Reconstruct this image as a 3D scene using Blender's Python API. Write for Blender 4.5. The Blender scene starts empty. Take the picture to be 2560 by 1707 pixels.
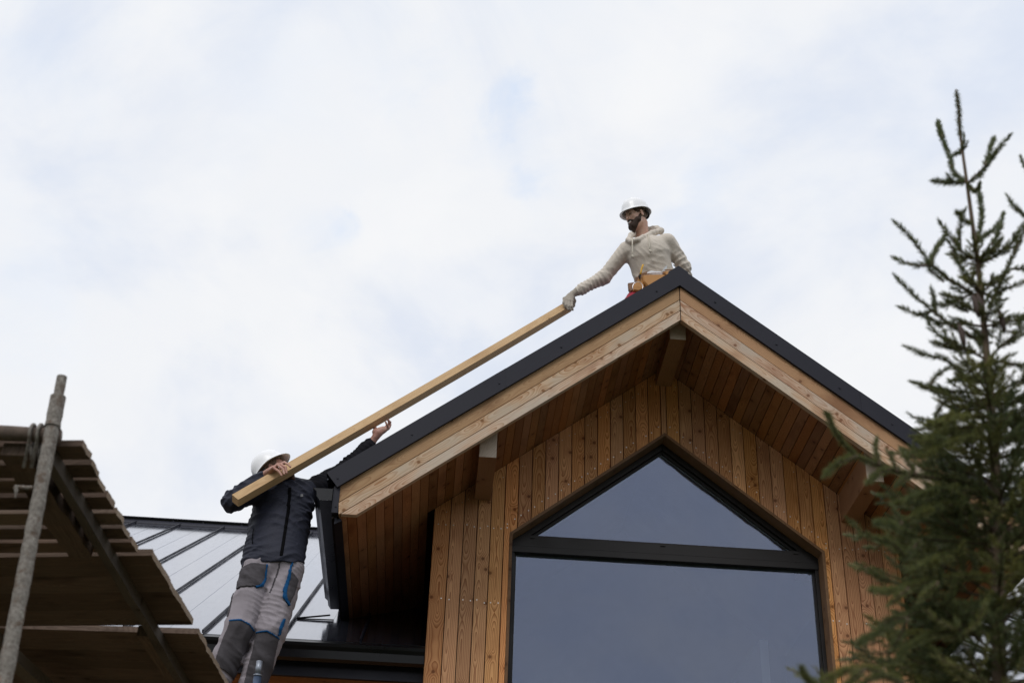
import bpy, math, random
import numpy as np
from mathutils import Vector, Matrix
random.seed(7)
D = bpy.data
scene = bpy.context.scene
col = scene.collection

# ------------------------------------------------------------------ camera, sky, sun, exposure
CAM = np.array([-1.7886, -10.0589, 0.0])
RV = np.array([0.99699973, -0.07026138, 0.03247874])
UV_ = np.array([-0.06524371, -0.53702383, 0.84104022])
FV = np.array([0.04165079, 0.84063591, 0.53999673])
FOC = 3509.73
GROUND = -1.6
cam_d = D.cameras.new('camera')
cam = D.objects.new('camera', cam_d)
col.objects.link(cam)
M = Matrix.Identity(4)
for i in range(3):
    M[i][0] = RV[i]; M[i][1] = UV_[i]; M[i][2] = -FV[i]; M[i][3] = CAM[i]
cam.matrix_world = M
cam_d.sensor_width = 36.0
cam_d.lens = FOC / 2560.0 * 36.0
cam_d.clip_start = 0.05
cam_d.clip_end = 5000
cam_d.dof.use_dof = True
cam_d.dof.focus_distance = 10.6
cam_d.dof.aperture_fstop = 4.0
scene.camera = cam

def at(u, v, Y):
    "point of the plane y = Y seen at photograph pixel (u, v) of the 2560 px picture"
    d = FV + RV * (u - 1280) / FOC - UV_ * (v - 853.5) / FOC
    return CAM + d * ((Y - CAM[1]) / d[1])

def raydir(u, v):
    d = FV + RV * (u - 1280) / FOC - UV_ * (v - 853.5) / FOC
    return d / np.linalg.norm(d)

scene.view_settings.view_transform = 'Standard'
scene.view_settings.look = 'None'
scene.view_settings.exposure = 0.0
scene.view_settings.gamma = 1.0

SUN_EL, SUN_AZ = math.radians(48), math.radians(205)      # azimuth clockwise from +y
world = D.worlds.new('World')
scene.world = world
world.use_nodes = True
wn, wl = world.node_tree.nodes, world.node_tree.links
wn.clear()

class NT:
    "tiny helper for node trees"
    def __init__(s, tree): s.t = tree; s.n = tree.nodes; s.l = tree.links
    def node(s, typ, ins=None, **kw):
        n = s.n.new(typ)
        for k, v in kw.items(): setattr(n, k, v)
        for k, v in (ins or {}).items():
            if isinstance(v, bpy.types.NodeSocket): s.l.new(v, n.inputs[k])
            else: n.inputs[k].default_value = v
        return n
    def math(s, op, a, b=0.0, c=0.0, clamp=False):
        n = s.node('ShaderNodeMath', {0: a, 1: b, 2: c}, operation=op, use_clamp=clamp)
        return n.outputs[0]
    def vmath(s, op, a, b=(0, 0, 0), scale=None):
        n = s.node('ShaderNodeVectorMath', {0: a, 1: b}, operation=op)
        if scale is not None:
            if isinstance(scale, bpy.types.NodeSocket): s.l.new(scale, n.inputs['Scale'])
            else: n.inputs['Scale'].default_value = scale
        return n.outputs['Value'] if op in ('DOT_PRODUCT', 'LENGTH', 'DISTANCE') else n.outputs[0]
    def noise(s, vec, scale, detail=2.0, rough=0.5, dist=0.0):
        n = s.node('ShaderNodeTexNoise', {'Vector': vec, 'Scale': scale, 'Detail': detail, 'Roughness': rough, 'Distortion': dist})
        return n.outputs['Fac']
    def ramp(s, fac, lo, hi, a=0.0, b=1.0, smooth=True):
        n = s.node('ShaderNodeMapRange', {0: fac, 1: lo, 2: hi, 3: a, 4: b})
        n.interpolation_type = 'SMOOTHSTEP' if smooth else 'LINEAR'
        return n.outputs[0]
    def mix(s, fac, a, b, blend='MIX'):
        n = s.n.new('ShaderNodeMix'); n.data_type = 'RGBA'; n.blend_type = blend
        for k, v in ((0, fac), (6, a), (7, b)):
            if isinstance(v, bpy.types.NodeSocket): s.l.new(v, n.inputs[k])
            else: n.inputs[k].default_value = v if k == 0 else ((*v, 1.0) if len(v) == 3 else v)
        return n.outputs[2]
    def xyz(s, x, y, z):
        return s.node('ShaderNodeCombineXYZ', {0: x, 1: y, 2: z}).outputs[0]
    def sep(s, v):
        return s.node('ShaderNodeSeparateXYZ', {0: v}).outputs

w = NT(world.node_tree)
sky = w.node('ShaderNodeTexSky', sky_type='NISHITA', sun_disc=False, sun_elevation=SUN_EL, sun_rotation=SUN_AZ, altitude=300.0, dust_density=1.5)
tc = w.node('ShaderNodeTexCoord').outputs['Generated']
X, Y, Z = w.sep(tc)
den = w.math('ADD', w.math('MAXIMUM', Z, 0.0), 0.35)
cp = w.xyz(w.math('DIVIDE', X, den), w.math('DIVIDE', Y, den), 0.0)
cp = w.vmath('MULTIPLY', tc, (1.0, 1.0, 1.5))
n_big = w.noise(w.vmath('ADD', cp, (3.1, 1.7, 0.3)), 3.6, 7.0, 0.55, 0.5)
n_mid = w.noise(w.vmath('ADD', cp, (8.3, 5.2, 2.0)), 8.0, 7.0, 0.55, 0.3)
n_wisp = w.noise(w.vmath('ADD', cp, (1.3, 9.2, 4.0)), 16.0, 8.0, 0.6, 0.5)
white = w.ramp(n_big, 0.37, 0.57)
grey = w.mix(white, (7.45, 8.0, 9.1), (9.0, 9.15, 9.45))
cl = w.mix(w.ramp(n_mid, 0.40, 0.66, 0.0, 0.6), grey, (9.55, 9.6, 9.7))
spots = None
for (u, v, rad, amt) in ((1250, 228, 0.022, 1.0), (1150, 165, 0.034, 0.5), (1312, 462, 0.012, 0.55), (852, 572, 0.010, 0.5), (820, 590, 0.018, 0.3), (1340, 440, 0.02, 0.25), (1280, 330, 0.03, 0.3), (1745, 475, 0.035, 0.45),
                         (40, 660, 0.07, 0.35), (120, 120, 0.05, 0.3), (1330, 20, 0.07, 0.3), (700, 200, 0.07, 0.25), (960, 120, 0.05, 0.3), (2050, 360, 0.09, 0.22), (2500, 300, 0.12, 0.25)):
    d = raydir(u, v)
    dist = w.vmath('DISTANCE', tc, tuple(float(q) for q in d))
    dist = w.math('ADD', dist, w.math('MULTIPLY', w.math('SUBTRACT', n_wisp, 0.5), min(0.16, .045 + rad * 3.5)))
    sp = w.ramp(dist, rad * 1.7, rad * -0.6, 0.0, amt * 0.72)
    sp = w.math('MULTIPLY', sp, w.ramp(n_mid, 0.30, 0.56, 0.25, 1.0))
    spots = sp if spots is None else w.math('MAXIMUM', spots, sp)
blue = w.mix(0.72, w.vmath('SCALE', sky.outputs[0], scale=4.2), (6.3, 7.6, 9.4))
skycol = w.mix(spots, cl, blue)
below = w.ramp(Z, -0.02, 0.02)
skycol = w.mix(below, (3.2, 3.2, 3.0), skycol)
bg = w.node('ShaderNodeBackground', {'Color': skycol, 'Strength': 0.099})
out = w.node('ShaderNodeOutputWorld', {'Surface': bg.outputs[0]})

sun_d = D.lights.new('sun', 'SUN')
sun_d.energy = 1.25
sun_d.angle = math.radians(25)
sun_d.color = (1.0, 0.965, 0.92)
sun = D.objects.new('sun', sun_d)
col.objects.link(sun)
sd = Vector((math.sin(SUN_AZ) * math.cos(SUN_EL), math.cos(SUN_AZ) * math.cos(SUN_EL), math.sin(SUN_EL)))
sun.rotation_euler = sd.to_track_quat('Z', 'Y').to_euler()

# ------------------------------------------------------------------ materials
def new_mat(name):
    m = D.materials.new(name); m.use_nodes = True
    t = NT(m.node_tree)
    b = m.node_tree.nodes['Principled BSDF']
    return m, t, b

def setb(t, b, **kw):
    names = {'col': 'Base Color', 'rough': 'Roughness', 'metal': 'Metallic', 'ior': 'IOR', 'spec': 'Specular IOR Level', 'normal': 'Normal',
             'coat': 'Coat Weight', 'coatr': 'Coat Roughness', 'sheen': 'Sheen Weight', 'sss': 'Subsurface Weight', 'alpha': 'Alpha'}
    for k, v in kw.items():
        s = b.inputs[names[k]]
        if isinstance(v, bpy.types.NodeSocket): t.l.new(v, s)
        elif k == 'col': s.default_value = (*v, 1.0)
        else: s.default_value = v

def bump(t, h, strength=0.3, dist=0.01):
    return t.node('ShaderNodeBump', {'Height': h, 'Strength': strength, 'Distance': dist}).outputs[0]

def obj_coord(t): return t.node('ShaderNodeTexCoord').outputs['Object']

def wood_mat(name, light, dark, knot=(0.10, 0.045, 0.02), var=0.25, ringw=0.55, rough=0.6, period=0.0085, stain=0.25, grey=None, knots=1.0, kscale=5.5, kprob=0.62, ufine=260.0, famt=0.35):
    m, t, b = new_mat(name)
    uv = t.node('ShaderNodeUVMap', uv_map='grain').outputs[0]
    rnd = t.node('ShaderNodeAttribute', attribute_name='rnd').outputs['Vector']
    r, g, bl = t.sep(rnd)
    u, v, _ = t.sep(uv)
    r50 = t.math('MULTIPLY', r, 57.0)
    # knots: sparse cells
    kv = t.xyz(t.math('ADD', u, t.math('MULTIPLY', g, 31.0)), t.math('ADD', v, r50), 0.0)
    vor = t.node('ShaderNodeTexVoronoi', {'Vector': kv, 'Scale': kscale, 'Randomness': 1.0}, voronoi_dimensions='2D')
    vd = vor.outputs['Distance']
    kpres = t.math('GREATER_THAN', t.sep(vor.outputs['Color'])[0], kprob)
    kfield = t.ramp(vd, 0.38, 0.0)
    kfield = t.math('MULTIPLY', kfield, kpres)
    # growth rings cut lengthwise
    n1 = t.noise(t.xyz(t.math('MULTIPLY', u, 2.0), t.math('ADD', t.math('MULTIPLY', v, 1.6), r50), t.math('MULTIPLY', g, 40.0)), 1.0, 2.0, 0.5)
    wv = t.math('MULTIPLY', t.math('SUBTRACT', n1, 0.47), 0.26)
    uu = t.math('ADD', u, t.math('MULTIPLY', t.math('SUBTRACT', bl, 0.5), 0.05))
    rr = t.math('SQRT', t.math('ADD', t.math('MULTIPLY', uu, uu), t.math('MULTIPLY', wv, wv)))
    wob = t.noise(t.xyz(t.math('MULTIPLY', u, 30.0), t.math('MULTIPLY', v, 9.0), r50), 1.0, 2.0, 0.5)
    rr = t.math('ADD', rr, t.math('MULTIPLY', wob, 0.004))
    rr = t.math('ADD', rr, t.math('MULTIPLY', kfield, 0.022))
    fr = t.math('FRACT', t.math('DIVIDE', rr, period))
    late = t.math('POWER', fr, 2.2)
    fine = t.noise(t.xyz(t.math('MULTIPLY', u, ufine), t.math('MULTIPLY', v, 6.0), r50), 1.0, 3.0, 0.6)
    c = t.mix(t.math('MULTIPLY', late, ringw), light, dark)
    c = t.mix(t.math('MULTIPLY', t.math('SUBTRACT', fine, 0.35), famt), c, dark)
    big = t.noise(t.xyz(t.math('MULTIPLY', u, 6.0), t.math('MULTIPLY', v, 2.2), r50), 1.0, 3.0, 0.55)
    c = t.mix(t.ramp(big, 0.5, 0.75, 0.0, stain), c, dark, 'MULTIPLY')
    if grey:
        c = t.mix(t.ramp(big, 0.32, 0.62, 0.75, 0.0), c, grey)
    kc = t.math('MULTIPLY', t.ramp(vd, 0.105, 0.04), kpres)
    c = t.mix(t.math('MULTIPLY', kc, 0.85 * knots), c, knot)
    c = t.mix(t.math('MULTIPLY', kfield, 0.35 * knots), c, dark)
    val = t.math('ADD', 1.0 - var, t.math('MULTIPLY', r, 1.7 * var))
    hsv = t.node('ShaderNodeHueSaturation', {'Hue': t.math('ADD', 0.493, t.math('MULTIPLY', g, 0.009)), 'Saturation': t.math('ADD', 0.92, t.math('MULTIPLY', bl, 0.16)), 'Value': val, 'Color': c})
    h = t.math('ADD', t.math('MULTIPLY', late, -0.6), fine)
    setb(t, b, col=hsv.outputs[0], rough=rough, spec=0.18, normal=bump(t, h, 0.35, 0.002))
    return m

def paint_mat(name, colr, rough=0.45, metal=0.0, noise_amt=0.15, scale=6.0, spec=0.5, bmp=0.05):
    m, t, b = new_mat(name)
    oc = obj_coord(t)
    n = t.noise(oc, scale, 5.0, 0.6)
    n2 = t.noise(oc, scale * 14, 3.0, 0.6)
    c = t.mix(t.ramp(n, 0.35, 0.7, 0.0, noise_amt), colr, tuple(min(1, q * 1.7 + 0.01) for q in colr))
    setb(t, b, col=c, rough=t.ramp(n, 0.3, 0.7, rough * 0.85, min(1, rough * 1.2)), metal=metal, spec=spec, normal=bump(t, t.math('ADD', t.math('MULTIPLY', n, 2.2), n2), bmp, 0.006))
    return m

def cloth_mat(name, colr, colr2=None, weave=900.0, rough=0.9, bmp=0.4, mott=0.25, sheen=None):
    m, t, b = new_mat(name)
    oc = obj_coord(t)
    n = t.noise(oc, 9.0, 5.0, 0.6)
    f = t.noise(oc, weave * 0.25, 2.0, 0.7)
    f2 = t.noise(oc, 45.0, 4.0, 0.6)
    c = t.mix(t.ramp(n, 0.3, 0.7, 0.0, mott), colr, colr2 or tuple(q * 0.7 for q in colr))
    c = t.mix(t.math('MULTIPLY', f, 0.3), c, tuple(q * 0.6 for q in colr))
    setb(t, b, col=c, rough=rough, spec=0.2, sheen=(0.12 if colr[0] > .15 else 0.0), normal=bump(t, t.math('ADD', t.math('MULTIPLY', f, 0.4), f2), bmp, 0.008))
    return m

def flat_mat(name, colr, rough=0.6, **kw):
    m, t, b = new_mat(name)
    n = t.noise(obj_coord(t), 40.0, 3.0, 0.6)
    c = t.mix(t.math('MULTIPLY', n, 0.35 if colr[0] < .6 else 0.08), colr, tuple(q * 0.65 for q in colr))
    setb(t, b, col=c, rough=rough, **kw)
    return m

MAT = {}
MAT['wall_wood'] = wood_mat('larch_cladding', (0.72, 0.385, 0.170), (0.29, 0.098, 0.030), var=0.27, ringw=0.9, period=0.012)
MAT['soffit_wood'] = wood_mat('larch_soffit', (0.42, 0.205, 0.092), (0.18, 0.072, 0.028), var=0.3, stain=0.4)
MAT['barge_wood'] = wood_mat('pale_larch', (0.62, 0.455, 0.315), (0.36, 0.17, 0.07), var=0.12, ringw=0.95, period=0.015, grey=(0.50, 0.44, 0.36), stain=0.5, kprob=0.5)
MAT['barge_top'] = wood_mat('amber_larch', (0.47, 0.285, 0.14), (0.27, 0.125, 0.05), var=0.12, ringw=0.6, knots=1.0, kprob=0.45, period=0.012, stain=0.5)
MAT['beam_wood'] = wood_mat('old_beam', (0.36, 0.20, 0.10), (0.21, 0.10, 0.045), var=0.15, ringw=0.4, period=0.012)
MAT['end_grain'] = wood_mat('end_grain', (0.62, 0.53, 0.44), (0.40, 0.31, 0.23), var=0.1, ringw=0.4, period=0.012, knots=0.0)
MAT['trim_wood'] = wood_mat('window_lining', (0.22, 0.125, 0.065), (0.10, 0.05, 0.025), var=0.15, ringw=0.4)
MAT['timber'] = wood_mat('sawn_spruce', (0.60, 0.425, 0.235), (0.38, 0.225, 0.10), var=0.05, ringw=0.35, period=0.02, rough=0.7, stain=0.35)
MAT['plank_end'] = wood_mat('plank_end', (0.34, 0.27, 0.20), (0.20, 0.14, 0.10), var=0.2, ringw=0.4, period=0.012, knots=0.0)
MAT['scaf_wood'] = wood_mat('weathered_plank', (0.195, 0.142, 0.108), (0.075, 0.050, 0.037), knot=(0.03, 0.02, 0.012), var=0.42, ringw=0.6, rough=0.85, stain=0.9, ufine=110.0, famt=1.6, kprob=0.75)
MAT['scaf_beam'] = wood_mat('grey_bearer', (0.13, 0.115, 0.10), (0.05, 0.042, 0.035), knot=(0.03, 0.02, 0.012), var=0.2, ringw=0.5, rough=0.85, stain=0.5)
MAT['dark_metal'] = paint_mat('anthracite_metal', (0.016, 0.0165, 0.026), 0.5, 0.0, 0.2, 3.0, 0.22)
MAT['dark_metal2'] = paint_mat('black_gutter_metal', (0.006, 0.0065, 0.009), 0.3, 0.0, 0.2, 3.0, 0.35)
MAT['frame'] = paint_mat('window_frame_paint', (0.014, 0.012, 0.012), 0.45, 0.0, 0.2, 4.0, 0.3)
MAT['backing'] = paint_mat('dark_backing', (0.012, 0.008, 0.006), 0.9)
MAT['nail'] = paint_mat('screw_head', (0.72, 0.70, 0.64), 0.35, 0.6)
def roof_mat():
    m, t, b = new_mat('standing_seam_metal')
    oc = obj_coord(t)
    n = t.noise(oc, 1.4, 4.0, 0.55)
    s = t.noise(t.vmath('MULTIPLY', oc, (9.0, 1.0, 1.0)), 3.0, 4.0, 0.6)
    sp = t.noise(oc, 60.0, 3.0, 0.7)
    c = t.mix(t.ramp(s, 0.4, 0.75, 0.0, 0.5), (0.028, 0.029, 0.036), (0.06, 0.06, 0.07))
    setb(t, b, col=c, rough=t.ramp(s, 0.3, 0.7, 0.10, 0.17), ior=2.3, spec=0.5, coat=0.7, coatr=0.08, normal=bump(t, t.math('ADD', n, t.math('MULTIPLY', sp, 0.02)), 0.08, 0.02))
    b.inputs['Specular Tint'].default_value = (0.86, 0.89, 1.0, 1)
    b.inputs['Coat Tint'].default_value = (0.9, 0.92, 1.0, 1)
    return m
MAT['roof'] = roof_mat()
def glass_mat():
    m, t, b = new_mat('window_glass')
    tr = t.node('ShaderNodeBsdfTransparent', {'Color': (0.80, 0.84, 0.86, 1)})
    gl = t.node('ShaderNodeBsdfGlossy', {'Color': (0.68, 0.75, 1.0, 1), 'Roughness': 0.03, 'Normal': bump(t, t.noise(obj_coord(t), 1.7, 3.0, 0.5), 0.12, 0.02)})
    lw = t.node('ShaderNodeFresnel', {'IOR': 1.62})
    fac = t.math('ADD', t.math('MULTIPLY', lw.outputs[0], 1.35), 0.04, clamp=True)
    mx = t.node('ShaderNodeMixShader', {0: fac, 1: tr.outputs[0], 2: gl.outputs[0]})
    # dust and dried drops on the outside
    oc = obj_coord(t)
    dd = t.node('ShaderNodeTexVoronoi', {'Vector': oc, 'Scale': 9.0, 'Randomness': 1.0})
    dot = t.math('LESS_THAN', dd.outputs['Distance'], 0.045)
    pick = t.math('GREATER_THAN', t.sep(dd.outputs['Color'])[1], 0.80)
    dust = t.node('ShaderNodeBsdfDiffuse', {'Color': (0.6, 0.6, 0.6, 1)})
    haz = t.ramp(t.noise(oc, 2.0, 5.0, 0.6), 0.3, 0.8, 0.005, 0.03)
    f2 = t.math('MAXIMUM', t.math('MULTIPLY', t.math('MULTIPLY', dot, pick), 0.75), haz)
    mx2 = t.node('ShaderNodeMixShader', {0: f2, 1: mx.outputs[0], 2: dust.outputs[0]})
    t.l.new(mx2.outputs[0], t.n['Material Output'].inputs['Surface'])
    return m
MAT['glass'] = glass_mat()
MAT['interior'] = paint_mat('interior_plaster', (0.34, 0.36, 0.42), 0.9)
MAT['interior_light'] = paint_mat('interior_white', (0.80, 0.80, 0.82), 0.9)
MAT['spacer'] = paint_mat('glazing_spacer', (0.30, 0.31, 0.29), 0.5)
MAT['helmet'] = flat_mat('white_plastic', (0.93, 0.94, 0.97), 0.28)
MAT['headband'] = flat_mat('helmet_headband', (0.42, 0.36, 0.26), 0.7)
MAT['black_pad'] = flat_mat('black_padding', (0.012, 0.012, 0.014), 0.7)
def skin_mat(name, c0, c1):
    m, t, b = new_mat(name)
    oc = obj_coord(t)
    n = t.noise(oc, 18.0, 4.0, 0.6)
    f = t.noise(oc, 220.0, 3.0, 0.6)
    setb(t, b, col=t.mix(t.ramp(n, 0.35, 0.65), c0, c1), rough=0.5, sss=0.06, normal=bump(t, f, 0.25, 0.002))
    b.inputs['Subsurface Radius'].default_value = (0.02, 0.008, 0.004)
    return m
MAT['skin_pale'] = skin_mat('fair_skin', (0.74, 0.49, 0.38), (0.68, 0.40, 0.31))
MAT['skin_ruddy'] = skin_mat('ruddy_skin', (0.46, 0.26, 0.20), (0.40, 0.19, 0.145))
MAT['ear'] = skin_mat('ear_skin', (0.55, 0.25, 0.19), (0.50, 0.22, 0.17))
def hair_mat(name, c):
    m, t, b = new_mat(name)
    oc = obj_coord(t)
    f = t.noise(oc, 160.0, 4.0, 0.7)
    setb(t, b, col=t.mix(f, tuple(q * 0.5 for q in c), tuple(q * 1.9 for q in c)), rough=0.65, spec=0.3, normal=bump(t, f, 0.8, 0.006))
    return m
MAT['beard_dark'] = hair_mat('dark_brown_beard', (0.036, 0.020, 0.013))
MAT['hair_short'] = hair_mat('cropped_brown_hair', (0.10, 0.065, 0.045))
MAT['beard_red'] = hair_mat('reddish_brown_beard', (0.055, 0.024, 0.013))
MAT['eye'] = flat_mat('eye', (0.05, 0.035, 0.03), 0.2)
MAT['teeth'] = flat_mat('teeth', (0.75, 0.72, 0.66), 0.3)
MAT['lip'] = flat_mat('lip', (0.42, 0.16, 0.13), 0.5)
MAT['hoodie'] = cloth_mat('oatmeal_sweatshirt', (0.70, 0.635, 0.56), (0.60, 0.535, 0.465))
MAT['rib'] = cloth_mat('oatmeal_rib', (0.60, 0.545, 0.46), None)
MAT['string'] = cloth_mat('cotton_string', (0.62, 0.57, 0.48))
MAT['glove'] = cloth_mat('pale_work_glove', (0.40, 0.36, 0.31), (0.28, 0.25, 0.21))
MAT['red_cloth'] = cloth_mat('red_work_trouser', (0.34, 0.018, 0.040), (0.24, 0.012, 0.028))
MAT['leather'] = flat_mat('tan_leather', (0.50, 0.235, 0.062), 0.55)
MAT['leather_dark'] = flat_mat('brown_leather', (0.22, 0.11, 0.055), 0.6)
MAT['stitch'] = flat_mat('leather_binding', (0.30, 0.13, 0.035), 0.6)
MAT['yellow'] = flat_mat('yellow_plastic', (0.75, 0.42, 0.03), 0.4)
MAT['paper'] = flat_mat('white_paper', (0.75, 0.77, 0.82), 0.8)
MAT['steel'] = paint_mat('worn_steel', (0.35, 0.36, 0.36), 0.35, 0.8)
MAT['chrome'] = paint_mat('bright_steel', (0.7, 0.7, 0.72), 0.2, 1.0)
MAT['jacket'] = cloth_mat('navy_softshell', (0.028, 0.031, 0.050), (0.018, 0.020, 0.033), weave=500, rough=0.62, bmp=0.5)
MAT['jacket_black'] = cloth_mat('black_fleece', (0.014, 0.014, 0.019), None, rough=0.9)
MAT['zip'] = flat_mat('zip_tape', (0.005, 0.005, 0.006), 0.9, spec=0.05)
MAT['badge'] = flat_mat('grey_rubber_badge', (0.15, 0.15, 0.16), 0.5)
MAT['trousers'] = cloth_mat('grey_work_cotton', (0.315, 0.285, 0.315), (0.25, 0.225, 0.25))
MAT['patch'] = cloth_mat('charcoal_cordura', (0.078, 0.072, 0.080), (0.062, 0.058, 0.065))
MAT['blue'] = cloth_mat('blue_piping', (0.008, 0.08, 0.22), None)
MAT['cuff'] = cloth_mat('grey_knit_cuff', (0.16, 0.20, 0.24), None)
MAT['boot'] = flat_mat('boot_leather', (0.06, 0.04, 0.03), 0.6)
def tube_mat():
    m, t, b = new_mat('rusty_galvanised_tube')
    oc = obj_coord(t)
    n = t.noise(oc, 22.0, 6.0, 0.7)
    n2 = t.noise(oc, 90.0, 4.0, 0.7)
    n3 = t.noise(oc, 7.0, 4.0, 0.6)
    c = t.mix(t.ramp(n2, 0.35, 0.7), (0.27, 0.25, 0.225), (0.13, 0.112, 0.095))
    c = t.mix(t.ramp(n, 0.52, 0.64, 0, 0.8), c, (0.115, 0.075, 0.05))
    c = t.mix(t.ramp(n3, 0.62, 0.70, 0, 0.75), c, (0.27, 0.095, 0.035))
    c = t.mix(t.ramp(t.noise(oc, 31.0, 3.0, 0.6), 0.63, 0.72, 0, 0.8), c, (0.40, 0.39, 0.34))
    setb(t, b, col=c, rough=0.75, metal=0.15, normal=bump(t, n2, 0.5, 0.004))
    return m
MAT['tube'] = tube_mat()
MAT['tube_rust'] = paint_mat('brown_rusty_tube', (0.10, 0.075, 0.06), 0.8, 0.1, 0.8, 25.0, 0.3, 0.5)
MAT['blue_tube'] = paint_mat('blue_grey_tube', (0.05, 0.075, 0.13), 0.4, 0.3, 0.5, 12.0)
MAT['zinc'] = paint_mat('zinc_tube', (0.20, 0.22, 0.26), 0.4, 0.6, 0.5, 12.0)
def needle_mat():
    m, t, b = new_mat('spruce_needles')
    rnd = t.node('ShaderNodeAttribute', attribute_name='rnd').outputs['Vector']
    r, g, bl = t.sep(rnd)
    c = t.mix(r, (0.095, 0.125, 0.050), (0.26, 0.25, 0.065))
    c = t.mix(t.math('MULTIPLY', g, 0.5), c, (0.115, 0.155, 0.105))
    setb(t, b, col=c, rough=0.5, spec=0.35)
    tl = t.node('ShaderNodeBsdfTranslucent', {'Color': c})
    mx = t.node('ShaderNodeMixShader', {0: 0.35, 1: b.outputs[0], 2: tl.outputs[0]})
    t.l.new(mx.outputs[0], t.n['Material Output'].inputs['Surface'])
    return m
MAT['needles'] = needle_mat()
MAT['bark'] = paint_mat('spruce_bark', (0.11, 0.08, 0.056), 0.9, 0.0, 0.6, 30.0, 0.2, 0.6)
MAT['cone'] = flat_mat('spruce_cone', (0.05, 0.028, 0.02), 0.7)
def ground_mat():
    m, t, b = new_mat('trampled_grass')
    oc = obj_coord(t)
    n = t.noise(oc, 0.6, 6.0, 0.6)
    f = t.noise(oc, 14.0, 6.0, 0.7)
    c = t.mix(t.ramp(n, 0.4, 0.62), (0.045, 0.065, 0.025), (0.12, 0.095, 0.065))
    c = t.mix(t.math('MULTIPLY', f, 0.6), c, (0.05, 0.055, 0.025))
    setb(t, b, col=c, rough=0.95, normal=bump(t, f, 0.8, 0.03))
    return m
MAT['ground'] = ground_mat()

# ------------------------------------------------------------------ object helpers
def tag(o, label=None, cat=None, group=None, kind=None):
    if label: o['label'] = label
    if cat: o['category'] = cat
    if group: o['group'] = group
    if kind: o['kind'] = kind
    return o

def empty(name, loc, label, cat, group=None):
    o = D.objects.new(name, None); col.objects.link(o)
    o.location = Vector([float(q) for q in loc]); o.empty_display_size = 0.2
    return tag(o, label, cat, group)

def link_mesh(name, me, mats, parent=None, smooth=False):
    for m in (mats if isinstance(mats, (list, tuple)) else [mats]): me.materials.append(m)
    o = D.objects.new(name, me); col.objects.link(o)
    if parent is not None:
        o.parent = parent
        off = Vector((0, 0, 0)); q = parent
        while q is not None: off += q.location; q = q.parent
        o.location = -off
    if smooth: me.polygons.foreach_set('use_smooth', [True] * len(me.polygons))
    me.update()
    return o

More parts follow.
